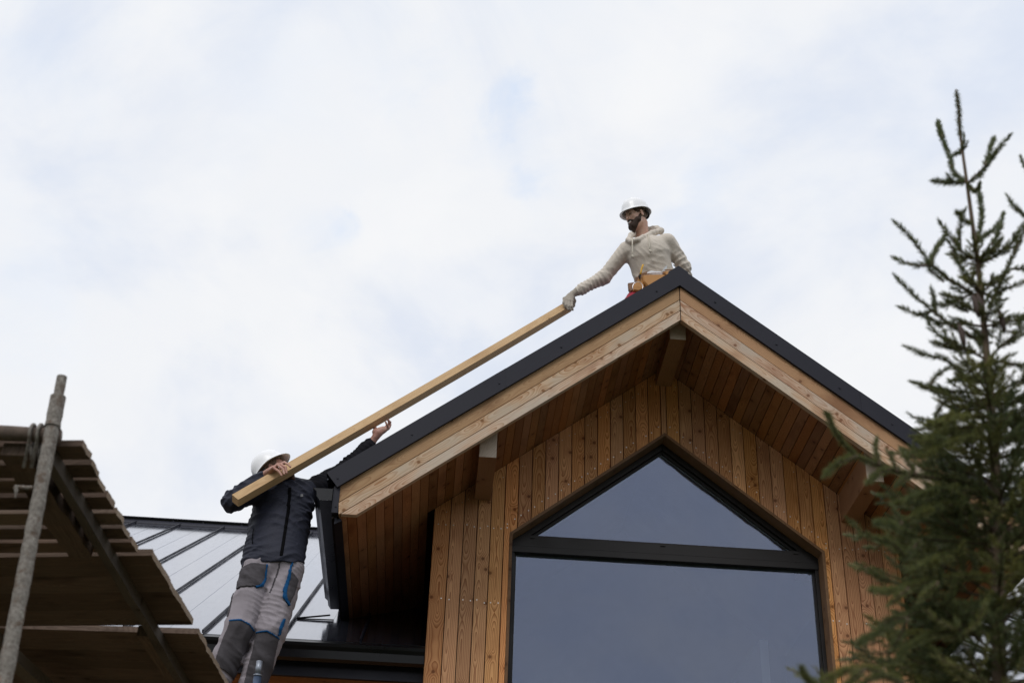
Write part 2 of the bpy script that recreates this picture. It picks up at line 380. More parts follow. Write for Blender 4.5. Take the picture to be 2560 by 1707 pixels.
class MB:
    "collects prisms, tubes and sheets (world coordinates) and links them as one mesh"
    def __init__(s): s.v = []; s.f = []; s.uv = []; s.r = []; s.mi = []
    def face(s, idx, uvs, rnd, mi=0): s.f.append(idx); s.uv.append(uvs); s.r.append(rnd); s.mi.append(mi)
    def prism(s, outline, ext, along, rnd=None, mi=0, org=None, endmi=None):
        "closed outline (list of 3D points) swept by ext; along = grain direction"
        P = [np.array(p, float) for p in outline]; e = np.array(ext, float)
        a = np.array(along, float); a /= np.linalg.norm(a)
        rnd = rnd or (random.random(), random.random(), random.random())
        n = len(P); b = len(s.v)
        c = sum(P) / n if org is None else np.array(org, float)
        nrm = sum(np.cross(P[i] - c, P[(i + 1) % n] - c) for i in range(n))
        flip = np.dot(nrm, e) > 0
        s.v += [tuple(p) for p in P] + [tuple(p + e) for p in P]
        def uvof(p, fn):
            ac = np.cross(fn, a); L = np.linalg.norm(ac)
            if L < 0.3:
                x_ = np.cross(fn, [0.3, 0.5, 0.8]); x_ /= np.linalg.norm(x_); y_ = np.cross(fn, x_)
                return (float(np.dot(p - c, x_)), float(np.dot(p - c, y_)) * 0.3)
            return (float(np.dot(p - c, ac / L)), float(np.dot(p - c, a)))
        faces = [list(range(n)), [n + i for i in range(n)][::-1]] + [[i, n + i, n + (i + 1) % n, (i + 1) % n] for i in range(n)]
        V = P + [p + e for p in P]
        for k, f in enumerate(faces):
            if flip: f = f[::-1]
            q = [V[i] for i in f]
            fn = np.cross(q[1] - q[0], q[2] - q[0]); L = np.linalg.norm(fn)
            if L < 1e-12:
                fn = np.array([0, 0, 1.0]); L = 1
            fn = fn / L
            m_ = mi
            if endmi is not None and abs(np.dot(fn, a)) > 0.9: m_ = endmi
            s.face([b + i for i in f], [uvof(p, fn) for p in q], rnd, m_)
        return s
    def box(s, lo, hi, along=(0, 0, 1), rnd=None, mi=0, endmi=None):
        x0, y0, z0 = lo; x1, y1, z1 = hi
        return s.prism([(x0, y0, z0), (x1, y0, z0), (x1, y1, z0), (x0, y1, z0)], (0, 0, z1 - z0), along, rnd, mi, endmi=endmi)
    def bar(s, p, q, wv, hv, rnd=None, mi=0, endmi=None, jit=0.0):
        "rectangular bar from p to q; wv, hv = full width / height vectors"
        p = np.array(p, float); q = np.array(q, float); wv = np.array(wv, float) / 2; hv = np.array(hv, float) / 2
        o = [p - wv - hv, p + wv - hv, p + wv + hv, p - wv + hv]
        return s.prism(o, q - p, q - p, rnd, mi, org=p, endmi=endmi)
    def tube(s, pts, rad, n=10, mi=0, cap=True, rnd=None):
        pts = [np.array(p, float) for p in pts]
        rad = rad if isinstance(rad, (list, tuple, np.ndarray)) else [rad] * len(pts)
        rnd = rnd or (random.random(),) * 3
        b = len(s.v); ref = None; Ls = 0
        for i, p in enumerate(pts):
            t_ = (pts[min(i + 1, len(pts) - 1)] - pts[max(i - 1, 0)]); t_ /= (np.linalg.norm(t_) + 1e-12)
            if ref is None:
                ref = np.cross(t_, [0.1, 0.2, 1.0]) if abs(t_[2]) < 0.9 else np.cross(t_, [1.0, 0.1, 0])
            ref = ref - t_ * np.dot(ref, t_); ref /= np.linalg.norm(ref)
            bi = np.cross(t_, ref)
            for k in range(n):
                an = 2 * math.pi * k / n
                s.v.append(tuple(p + rad[i] * (math.cos(an) * ref + math.sin(an) * bi)))
        for i in range(len(pts) - 1):
            for k in range(n):
                k2 = (k + 1) % n
                s.face([b + i * n + k, b + i * n + k2, b + (i + 1) * n + k2, b + (i + 1) * n + k], [(k / n * .1, i * .1), (k2 / n * .1, i * .1), (k2 / n * .1, i * .1 + .1), (k / n * .1, i * .1 + .1)], rnd, mi)
        if cap:
            s.face([b + k for k in range(n)][::-1], [(0, 0)] * n, rnd, mi)
            s.face([b + (len(pts) - 1) * n + k for k in range(n)], [(0, 0)] * n, rnd, mi)
        return s
    def sheet(s, prof, ext, thick, rnd=None, mi=0):
        "open profile (list of 3D points) swept by ext, with thickness"
        P = [np.array(p, float) for p in prof]; e = np.array(ext, float)
        off = []
        for i in range(len(P)):
            t_ = P[min(i + 1, len(P) - 1)] - P[max(i - 1, 0)]
            nn = np.cross(t_, e); nn /= np.linalg.norm(nn); off.append(P[i] + nn * thick)
        for i in range(len(P) - 1):
            s.prism([P[i], P[i + 1], off[i + 1], off[i]], e, e, rnd, mi)
        return s
    def build(s, name, mats, parent=None, smooth=False, bevel=0.0):
        me = D.meshes.new(name)
        me.from_pydata(s.v, [], s.f)
        uvl = me.uv_layers.new(name='grain')
        flat = [c for f in s.uv for p in f for c in p]
        uvl.data.foreach_set('uv', flat)
        at_ = me.attributes.new('rnd', 'FLOAT_VECTOR', 'FACE')
        at_.data.foreach_set('vector', [c for r in s.r for c in r])
        me.polygons.foreach_set('material_index', s.mi)
        o = link_mesh(name, me, mats, parent, smooth)
        if bevel > 0:
            md = o.modifiers.new('bevel', 'BEVEL'); md.width = bevel; md.segments = 2; md.limit_method = 'ANGLE'
        return o

def clip(poly, n, d):
    "keep the part of a 2D polygon where n.p <= d"
    outp = []
    for i in range(len(poly)):
        a, b = poly[i], poly[(i + 1) % len(poly)]
        da = n[0] * a[0] + n[1] * a[1] - d; db = n[0] * b[0] + n[1] * b[1] - d
        if da <= 0: outp.append(a)
        if (da < 0 < db) or (db < 0 < da):
            t_ = da / (da - db); outp.append((a[0] + t_ * (b[0] - a[0]), a[1] + t_ * (b[1] - a[1])))
    return outp if len(outp) > 2 else []

# ------------------------------------------------------------------ ground
gm = MB()
G = 24
import itertools
gv = []
for j in range(G + 1):
    for i in range(G + 1):
        x = (i / G * 2 - 1); y = (j / G * 2 - 1)
        x = math.copysign(abs(x) ** 2.5, x) * 900; y = math.copysign(abs(y) ** 2.5, y) * 900
        gv.append((x, y, GROUND + (0.05 * math.sin(x * 0.9) * math.cos(y * 0.7) if max(abs(x), abs(y)) < 40 else 0)))
gf = [(j * (G + 1) + i, j * (G + 1) + i + 1, (j + 1) * (G + 1) + i + 1, (j + 1) * (G + 1) + i) for j in range(G) for i in range(G)]
me = D.meshes.new('ground'); me.from_pydata(gv, [], gf)
tag(link_mesh('ground', me, MAT['ground'], smooth=True), kind='structure')

hm = []; hf = []  # unseen dark hill ring, added to hold back low skylight under the eaves
rsH = np.random.RandomState(5); HN = 96
for (rr_, hh_) in ((48, 0.0), (58, 8.0), (70, 15.0), (95, 19.0), (140, 10.0)):
    for i in range(HN):
        a = 2 * math.pi * i / HN
        k_ = 1 + .22 * math.sin(3 * a + 1) + .12 * math.sin(7 * a + 2) + rsH.uniform(-.10, .10)
        back = 0.55 if math.cos(a - math.pi / 2) > 0.2 else 1.0
        hm.append((rr_ * math.cos(a), rr_ * math.sin(a) - 5, GROUND - 0.3 + hh_ * k_ * back))
for k_ in range(4):
    for i in range(HN):
        j = (i + 1) % HN; hf.append((k_ * HN + i, k_ * HN + j, (k_ + 1) * HN + j, (k_ + 1) * HN + i))
me = D.meshes.new('sky_blocking_hills'); me.from_pydata(hm, [], hf)
tag(link_mesh('added_hill_ring', me, flat_mat('hill_ring_dark_green', (0.035, 0.045, 0.022), 0.95), smooth=True), kind='structure')

# ------------------------------------------------------------------ house
T = 0.77641; TH = math.atan(T); CS = math.cos(TH); SN = math.sin(TH)
O = 0.875; Z1 = 6.6977; ZS = 6.2885; WL = 1.8485
ZW, ZSH, WH = 5.666, 4.6851, 1.25
TW = (ZW - ZSH) / WH
EY, EZ, RY, RZ = 0.15, 3.7777, 7.588, 8.0436
MR = (RZ - EZ) / (RY - EY)
house = empty('timber_house', (0, 0, GROUND), 'timber-clad house with dark metal roofs and a large gable window', 'house')
def roofy(z): return EY + (z - EZ) / MR

# --- gable wall cladding
m = MB()
joints = [-WL]
cx0 = at(1652, 1040, 0)[0]; cx1 = at(1666.3, 1040, 0)[0]; BW = at(1652, 1040, 0)[0] - at(1620.5, 1040, 0)[0]
k = 0; left = []
while cx0 - k * BW > -WL + 0.03: left.append(cx0 - k * BW); k += 1
k = 0; right = []
while cx1 + k * BW < WL - 0.03: right.append(cx1 + k * BW); k += 1
joints += left[::-1] + right + [WL]
WIN_B = 2.05
TH_B = 0.022
for a, b in zip(joints[:-1], joints[1:]):
    a_, b_ = a + 0.0034, b - 0.0034
    rnd = (random.random(), random.random(), random.random())
    base = [(a_, GROUND), (b_, GROUND), (b_, 9.0), (a_, 9.0)]
    base = clip(clip(base, (T, 1), ZS - 0.003), (-T, 1), ZS - 0.003)
    pieces = []
    L = clip(base, (1, 0), -WH - 0.001)
    if L: pieces.append(L)
    R_ = clip(base, (-1, 0), -WH - 0.001)
    if R_: pieces.append(R_)
    mid = clip(clip(base, (1, 0), WH), (-1, 0), WH)
    if mid:
        for sgn in (-1, 1):
            h = clip(mid, (-sgn, 0), 0)
            if h:
                up = clip(h, (-sgn * TW, -1), -ZW)
                if up: pieces.append(up)
                dn = clip(h, (0, 1), WIN_B)
                if dn: pieces.append(dn)
    yo = random.uniform(-0.0012, 0.0012)
    for pc in pieces:
        m.prism([(x, yo, z) for x, z in pc], (0, TH_B, 0), (0, 0, 1), rnd, org=((a + b) / 2, 0, 3.0))
gwall = m
# backing behind the joints
m = MB()
zt = lambda x: ZS - abs(x) * T
for sgn in (-1, 1):
    m.prism([(0, 0.023, ZW), (sgn * WH, 0.023, ZSH), (sgn * WH, 0.023, zt(WH)), (0, 0.023, ZS)], (0, 0.03, 0), (0, 0, 1))
    m.prism([(sgn * WH, 0.023, GROUND), (sgn * WL * 0.999, 0.023, GROUND), (sgn * WL * 0.999, 0.023, zt(WL)), (sgn * WH, 0.023, zt(WH))], (0, 0.03, 0), (0, 0, 1))
m.prism([(-WH, 0.023, GROUND), (WH, 0.023, GROUND), (WH, 0.023, WIN_B), (-WH, 0.023, WIN_B)], (0, 0.03, 0), (0, 0, 1))
m.build('wall_membrane', MAT['backing'], house)
# side walls of the gable
for sgn in (-1, 1):
    m = MB(); y = 0.055
    while y < 2.0:
        zt_ = zt(WL) - 0.002
        m.box((sgn * WL - (0.022 if sgn > 0 else 0), y + .002, GROUND), (sgn * WL + (0.022 if sgn < 0 else 0), min(y + 0.1, 2.0) - .002, zt_))
        y += 0.1
    m.build('side_wall', MAT['wall_wood'], house)
# screws in the boards
m = gwall
def nail(x, z, y=-0.0025, r=0.0052):
    pts = [(x + r * math.cos(a), y, z + r * math.sin(a)) for a in [i * math.pi / 3 for i in range(6)]]
    m.prism(pts, (0, 0.003, 0), (0, 0, 1), mi=1)
for a, b in zip(joints[:-1], joints[1:]):
    c = (a + b) / 2
    if b - a < 0.06: continue
    for q in (-0.028, 0.03):
        x = c + q
        if abs(x) < WH + 0.05:
            if random.random() < 0.93: nail(x, ZW - abs(x) * TW + 0.085 + random.uniform(-.008, .008))
        if random.random() < 0.6: nail(x, zt(x) - 0.10 + random.uniform(-.01, .01), r=0.0034)
        if abs(x) > WH:
            for zz in (4.72, 4.1, 3.4):
                if random.random() < 0.75: nail(x, zz + random.uniform(-.012, .012))
m.build('gable_wall', [MAT['wall_wood'], MAT['nail']], house)

# --- soffit boards under the overhang
m = MB()
SLEN = 2.535 / CS
nb = 40; sw = SLEN / nb
for sgn in (-1, 1):
    for i in range(nb):
        s0, s1 = i * sw + 0.0028, (i + 1) * sw - 0.0028
        x0, x1 = s0 * CS, s1 * CS
        z0, z1 = ZS - s0 * SN, ZS - s1 * SN
        y0 = -O + 0.05
        y1 = 0.0 if x1 < WL else roofy(z0) + 0.2
        if x0 < WL < x1: y1 = 0.0
        nx, nz = sgn * SN * 0.018, CS * 0.018
        m.prism([(sgn * x0, y0, z0), (sgn * x1, y0, z1), (sgn * x1 + nx, y0, z1 + nz), (sgn * x0 + nx, y0, z0 + nz)], (0, y1 - y0, 0), (0, 1, 0))
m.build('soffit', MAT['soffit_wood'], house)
# --- roof deck of the gable roof (metal skin over a dark core)
def perp_pt(x, perp, sgn):        # point below the roof surface by perp, x measured on the surface
    return (sgn * x, Z1 - x * T - perp / CS)
core = MB(); skin = MB()
XE = 2.575
for sgn in (-1, 1):
    for (bd, p0, p1, yf) in ((core, 0.03, 0.30, -O + 0.045), (skin, 0.0, 0.028, -O + 0.02)):
        q = [perp_pt(0, p0, sgn), perp_pt(XE + (0.06 if bd is skin else 0), p0, sgn), perp_pt(XE + (0.06 if bd is skin else 0), p1, sgn), perp_pt(0, p1, sgn)]
        vb = len(bd.v)
        fr = [(x, yf, z) for x, z in q]
        bk = [(x, roofy(z) + 0.12 + (0.45 if k_ in (2, 3) and bd is core else 0.0), z) for k_, (x, z) in enumerate(q)]
        bd.v += fr + bk
        fs = [[0, 1, 2, 3], [7, 6, 5, 4], [0, 4, 5, 1], [1, 5, 6, 2], [2, 6, 7, 3], [3, 7, 4, 0]]
        if sgn < 0: fs = [f[::-1] for f in fs]
        for f in fs: bd.face([vb + i for i in f], [(0, 0)] * 4, (0.5, 0.5, 0.5))
core.build('roof_core', MAT['backing'], house)
rf = skin.build('gable_roof', MAT['roof'], house)
m = MB()
for sgn in (-1, 1):               # raised seams on the gable roof, running down the slope
    y = -0.35
    while y < 4.5:
        xe = 2.60
        # stop where the seam meets the main roof
        zl = EZ + (y - EY) * MR
        xm = min(xe, (Z1 - zl) / T - 0.02) if y > EY else xe
        if xm > 0.15:
            a_ = (0.05 * sgn, Z1 - 0.05 * T + 0.015); b_ = (xm * sgn, Z1 - xm * T + 0.015)
            m = MB(); m.bar((a_[0], y, a_[1]), (b_[0], y, b_[1]), (0, 0.012, 0), (SN * sgn * 0.03, 0, CS * 0.03)); m.build('roof_seam', MAT['dark_metal'], house)
        y += 0.53
m = MB()
m.prism([(-0.085, -O - 0.004, Z1 - 0.03), (0, -O - 0.004, Z1 + 0.035), (0.075, -O - 0.004, Z1 - 0.022), (0.07, -O - 0.004, Z1 - 0.07), (0, -O - 0.004, Z1 - 0.02), (-0.08, -O - 0.004, Z1 - 0.075)], (0, roofy(Z1) + O + 0.1, 0), (0, 1, 0))
m.build('ridge_cap', MAT['dark_metal'], house)

# --- barge boards: three boards a side, plumb cut at the foot, mitred at the ridge
def band(sgn, p0, p1, y0, y1, xmax=2.535, zmin=None, zr=Z1, plumb=0.0):
    def ln(p): return zr - p / CS
    poly = [(0, ln(p1)), (0, ln(p0)), (3.2, ln(p0) - 3.2 * T), (3.2, ln(p1) - 3.2 * T)]
    poly = clip(poly, (1, plumb), xmax + plumb * 4.45); poly = clip(poly, (-1, 0), -0.004)
    if zmin: poly = clip(poly, (0, -1), -zmin)
    return [(sgn * x, y0, z) for x, z in poly], (0, y1 - y0, 0)
for sgn in (-1, 1):
    al = (sgn * CS, 0, -SN)
    for (p0, p1, yf, mt) in ((0.100, 0.2295, -O + 0.004, 'barge_top'), (0.2365, 0.3135, -O, 'barge_wood'), (0.3205, 0.3875, -O - 0.003, 'barge_wood')):
        m = MB()
        o_, e_ = band(sgn, p0, p1, yf, -O + 0.045, zmin=4.344, plumb=-0.08)
        m.prism(o_, e_, al, org=(sgn * 1.3, 0, Z1 - 1.3 * T - (p0 + p1) / 2 / CS))
        m.build('bargeboard', MAT[mt], house)
m = MB()
for sgn in (-1, 1):
    o_, e_ = band(sgn, 0.12, 0.375, -O + 0.016, -O + 0.044, zmin=4.37, plumb=-0.08, xmax=2.51); m.prism(o_, e_, (sgn * CS, 0, -SN))
m.box((-0.004, -O + 0.016, Z1 - 0.375 / CS), (0.004, -O + 0.044, Z1 - 0.14))
m.build('verge_membrane', MAT['backing'], house)
# --- black verge flashing
for sgn in (-1, 1):
    fl = MB()
    al = (sgn * CS, 0, -SN)
    for (xa, xb, dy) in ((0.0, 1.385, 0.0), (1.375, 2.642, -0.0022)):
        def P(x, p): return (sgn * (x + 0.0), Z1 - x * T - p / CS)
        # perpendicular end at the eave, mitre at the ridge
        xe_top, xe_bot = xb, xb - (0.087 if xb > 2 else 0.0)
        q = [(sgn * xa, Z1 - xa * T + 0.006 / CS), (sgn * xe_top, Z1 - xe_top * T + 0.006 / CS), (sgn * xe_bot, Z1 - xe_bot * T - 0.134 / CS), (sgn * xa, Z1 - xa * T - 0.134 / CS)]
        fl.prism([(x, -O - 0.022 + dy, z) for x, z in q], (0, 0.004, 0), al)
        q2 = [(sgn * xa, -O - 0.018 + dy, Z1 - xa * T + 0.006 / CS), (sgn * xe_top, -O - 0.018 + dy, Z1 - xe_top * T + 0.006 / CS), (sgn * xe_top, -O - 0.018 + dy, Z1 - xe_top * T + 0.001), (sgn * xa, -O - 0.018 + dy, Z1 - xa * T + 0.001)]
        fl.prism(q2, (0, 0.14, 0), al)
        q3 = [(sgn * xa, -O - 0.0215 + dy, Z1 - xa * T - 0.131 / CS), (sgn * xe_bot, -O - 0.0215 + dy, Z1 - xe_bot * T - 0.131 / CS), (sgn * xe_bot, -O - 0.0215 + dy, Z1 - xe_bot * T - 0.134 / CS), (sgn * xa, -O - 0.0215 + dy, Z1 - xa * T - 0.134 / CS)]
        fl.prism([(x, y + 0.0035, z - 0.0005) for x, y, z in q3], (0, 0.017, 0), al)
    for x in ((0.19, 0.95, 1.42, 2.05, 2.56) if sgn < 0 else (0.28, 0.75, 1.22, 1.60, 1.74, 2.2)):
        z = Z1 - x * T - 0.075 / CS
        fl.tube([(sgn * x, -O - 0.029, z), (sgn * x, -O - 0.018, z)], 0.0075, 8)
    fl.build('verge_flashing', MAT['dark_metal'], house)

# --- eaves: metal fascia, soffit closing strip and box gutter on both sides
for sgn in (-1, 1):
    m = MB()
    m.box((min(sgn * 2.577, sgn * 2.534), -O - 0.001, 4.352), (max(sgn * 2.577, sgn * 2.534), roofy(4.36) + 0.15, 4.562))
    m.box((min(sgn * 2.5785, sgn * 2.573), -O - 0.004, 4.350), (max(sgn * 2.5785, sgn * 2.573), 0.9, 4.556))
    m.prism([(sgn * 2.534, -O + 0.05, 4.352), (sgn * 2.555, -O + 0.05, 4.352), (sgn * 2.555, -O + 0.05, 4.285), (sgn * 2.50, -O + 0.05, 4.315)], (0, 2.1, 0), (0, 1, 0))
    m.tube([(sgn * 2.553, -O - 0.007, 4.40), (sgn * 2.553, -O, 4.40)], 0.006, 8)
    m.build('eaves_fascia', MAT['dark_metal'], house)
    gt = MB()
    prof = [(2.587, 4.549), (2.587, 4.447), (2.672, 4.445), (2.694, 4.475), (2.700, 4.515), (2.711, 4.525), (2.728, 4.541), (2.719, 4.546)]
    y0, y1 = -O + 0.005, 1.20
    gt.sheet([(sgn * x, y0, z) for x, z in prof], (0, y1 - y0, 0), 0.0025)
    capo = [(2.587, 4.540), (2.587, 4.447), (2.672, 4.445), (2.694, 4.475), (2.700, 4.515), (2.711, 4.525), (2.726, 4.538)]
    gt.prism([(sgn * x, y0 - 0.003, z) for x, z in capo], (0, 0.0028, 0), (0, 0, 1))
    gt.prism([(sgn * x, y1, z) for x, z in capo], (0, 0.0028, 0), (0, 0, 1))
    g_ = gt.build('gutter', MAT['dark_metal2'], house)
    br = MB()
    for yy in (-0.55, 0.05, 0.65):
        br = MB(); br.box((min(sgn * 2.590, sgn * 2.712), yy, 4.5425), (max(sgn * 2.590, sgn * 2.712), yy + 0.02, 4.5455)); br.build('gutter_bracket', MAT['dark_metal'], g_)

# --- purlins carrying the overhang
for (x0, zb, hh) in ((0.0, ZS - 0.1735, 0.19), (-1.4755, 4.950, 0.26), (1.4755, 4.948, 0.26)):
    m = MB()
    h2 = 0.0654
    m.box((x0 - h2, -0.7303, zb), (x0 + h2, 0.021 - 0.02, zb + hh + (0.0 if x0 == 0 else 0.0)), along=(0, 1, 0), endmi=1)
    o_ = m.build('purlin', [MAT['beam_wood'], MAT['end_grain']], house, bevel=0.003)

# --- window
win = MB()
d0, d1 = 0.0235, 0.135
wn_o = D.objects.new('gable_window', None); col.objects.link(wn_o); wn_o.parent = house; wn_o.location = Vector((0, 0, 2.0))
wn_o['label'] = 'pentagonal picture window with black frame'
def ring(m, outer, inner, y0, y1, mi=0):
    n = len(outer)
    for i in range(n):
        j = (i + 1) % n
        a = np.array([outer[j][0] - outer[i][0], 0, outer[j][1] - outer[i][1]])
        m.prism([(outer[i][0], y0, outer[i][1]), (outer[j][0], y0, outer[j][1]), (inner[j][0], y0, inner[j][1]), (inner[i][0], y0, inner[i][1])], (0, y1 - y0, 0), a, mi=mi)
def inset(poly, d):
    n = len(poly); res = []
    cx = sum(p[0] for p in poly) / n; cy = sum(p[1] for p in poly) / n
    lines = []
    for i in range(n):
        a, b = poly[i], poly[(i + 1) % n]
        nx, ny = b[1] - a[1], -(b[0] - a[0]); L = math.hypot(nx, ny); nx /= L; ny /= L
        if nx * (cx - a[0]) + ny * (cy - a[1]) < 0: nx, ny = -nx, -ny
        dd = d[i] if isinstance(d, (list, tuple)) else d
        lines.append((nx, ny, nx * a[0] + ny * a[1] + dd))
    for i in range(n):
        a, b = lines[i - 1], lines[i]
        det = a[0] * b[1] - a[1] * b[0]
        res.append(((a[2] * b[1] - a[1] * b[2]) / det, (a[0] * b[2] - a[2] * b[0]) / det))
    return res
pent = [(-WH, WIN_B), (-WH, ZSH), (0, ZW), (WH, ZSH), (WH, WIN_B)]
lin_in = inset(pent, 0.023)
m = MB(); ring(m, inset(pent, 0.0008), lin_in, -0.004, 0.148)
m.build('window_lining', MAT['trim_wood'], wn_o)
fr_in = inset(lin_in, [0.028, 0.045, 0.045, 0.028, 0.06])
m = MB(); ring(m, inset(lin_in, 0.0008), fr_in, 0.132, 0.196)
fr2 = inset(fr_in, [0.016, 0.022, 0.022, 0.016, 0.02])
ring(m, inset(fr_in, -0.004), fr2, 0.162, 0.194)
m.build('window_frame', MAT['frame'], wn_o, bevel=0.0025)
zt0, zt1 = 4.583, 4.730
m = MB()
m.box((-WH + 0.0235, 0.122, zt0), (WH - 0.0235, 0.189, zt1 - 0.012), along=(1, 0, 0))
m.box((-WH + 0.085, 0.127, zt1 - 0.012), (WH - 0.085, 0.189, zt1 + 0.002), along=(1, 0, 0))
m.box((-WH + 0.03, 0.1205, zt0 + 0.052), (WH - 0.03, 0.122, zt0 + 0.055), along=(1, 0, 0))
for x in (-1.06, -0.02, 1.05):
    m.box((x - 0.02, 0.114, zt1 - 0.028), (x + 0.02, 0.1215, zt1 - 0.018), along=(1, 0, 0))
m.build('transom', MAT['frame'], wn_o)
zq = ZW - 0.018 / math.cos(math.atan(TW)) - 0.067 / math.cos(math.atan(TW))
tri = [((-(zq - zt1)) / TW + 0.0, zt1), (0, zq), ((zq - zt1) / TW, zt1)]
low = [(-WH + 0.055, WIN_B + 0.08), (-WH + 0.055, zt0), (WH - 0.055, zt0), (WH - 0.055, WIN_B + 0.08)]
for poly in (tri, low):
    m = MB(); m.prism([(x, 0.172, z) for x, z in inset(poly, -0.006)], (0, 0.004, 0), (0, 0, 1))
    pn = m.build('window_pane', MAT['glass'], wn_o)
    m = MB(); ring(m, inset(poly, -0.004), inset(poly, 0.018), 0.1765, 0.186)
    m.build('glazing_spacer', MAT['spacer'], pn)
m = MB(); m.box((1.045, 0.177, zt0 - 0.075), (1.19, 0.186, zt0 - 0.002)); m.build('corner_plate', MAT['frame'], wn_o)
# interior seen dimly through the glass
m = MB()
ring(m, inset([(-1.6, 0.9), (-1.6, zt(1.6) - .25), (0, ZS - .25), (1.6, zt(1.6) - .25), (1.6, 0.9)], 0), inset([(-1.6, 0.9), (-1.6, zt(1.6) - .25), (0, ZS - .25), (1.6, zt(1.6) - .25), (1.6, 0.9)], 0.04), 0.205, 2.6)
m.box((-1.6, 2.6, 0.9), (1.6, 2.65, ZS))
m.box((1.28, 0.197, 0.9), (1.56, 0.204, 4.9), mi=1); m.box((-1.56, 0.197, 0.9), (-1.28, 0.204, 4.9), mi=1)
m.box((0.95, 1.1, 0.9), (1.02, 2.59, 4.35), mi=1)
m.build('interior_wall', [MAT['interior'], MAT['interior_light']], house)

# --- main roof behind the gable
XL, XR = -9.0, 5.2
m = MB()
nrm = np.array([0, -math.sin(math.atan(MR)), math.cos(math.atan(MR))])
a0 = np.array([XL, EY, EZ]); a1 = np.array([XL, RY, RZ])
for (xa, xb, ya) in ((XL, -WL, EY), (-WL, WL, 2.72), (WL, XR, EY)):
    p0 = np.array([xa, ya, EZ + (ya - EY) * MR]); p1 = np.array([xa, RY, RZ])
    m.prism([p0, p1, p1 - nrm * 0.03, p0 - nrm * 0.03], (xb - xa, 0, 0), (1, 0, 0))
b0 = np.array([XL, RY, RZ]); b1 = np.array([XL, RY + 7.5, RZ - 7.5 * MR]); nb_ = np.array([0, -nrm[1], nrm[2]])
m.prism([b0, b1, b1 - nb_ * 0.03, b0 - nb_ * 0.03], (XR - XL, 0, 0), (1, 0, 0))
m.build('main_roof', MAT['roof'], house)
m = MB()
SP = 0.5909
for i in range(-6, 19):
    x = -5.2977 + i * SP
    if XL + 0.05 < x < XR:
        if x < -2.75 or x > 2.75: y0, z0 = EY + 0.0, EZ
        elif abs(x) < WL + 0.03: continue
        else: y0, z0 = EY, EZ
        p = np.array([x, y0, z0]) + nrm * 0.017; q = np.array([x, RY - 0.06, RZ - 0.06 * MR]) + nrm * 0.017
        if abs(x) < WL: continue
        if abs(x) < 2.6: q = np.array([x, roofy(ZS - abs(x) * T) + 0.1, 0]); q[2] = EZ + (q[1] - EY) * MR; q = q + nrm * 0.017
        m = MB(); m.bar(p, q, (0.011, 0, 0), tuple(nrm * 0.024)); m.build('roof_seam', MAT['dark_metal'], house)
m = MB()
for i in range(-6, 19):                       # flat stiffening beads in the middle of each pan
    for fr in (0.52,):
        x = -5.2977 + (i + fr) * SP
        if XL + 0.05 < x < -2.0:
            p = np.array([x, EY, EZ]) + nrm * 0.0012; q = np.array([x, RY - 0.1, RZ - 0.1 * MR]) + nrm * 0.0012
            if x > -2.6: q = np.array([x, 0.85, EZ + 0.70 * MR]) + nrm * 0.0012
            m.bar(p, q, (0.0035, 0, 0), tuple(nrm * 0.0014))
m.build('roof_bead', MAT['roof'], house)
# ventilated ridge: band, open gap with clips, thin cap
m = MB()
m.prism([(XL, RY - 0.13, RZ - 0.13 * MR), (XL, RY, RZ), (XL, RY + 0.13, RZ - 0.13 * MR), (XL, RY + 0.13, RZ - 0.13 * MR + 0.012), (XL, RY + 0.04, RZ + 0.022), (XL, RY - 0.04, RZ + 0.022), (XL, RY - 0.13, RZ - 0.13 * MR + 0.012)], (XR - XL, 0, 0), (1, 0, 0))
m.box((XL, RY - 0.05, RZ + 0.052), (XR, RY + 0.05, RZ + 0.064), along=(1, 0, 0))
x = XL + 0.1; kk = 0
while x < XR:
    m.box((x, RY - 0.035, RZ + 0.022), (x + 0.015, RY + 0.035, RZ + 0.052)); x += (0.52, 0.36, 0.66, 0.4)[kk % 4]; kk += 1
m.build('ridge_vent', MAT['dark_metal'], house)
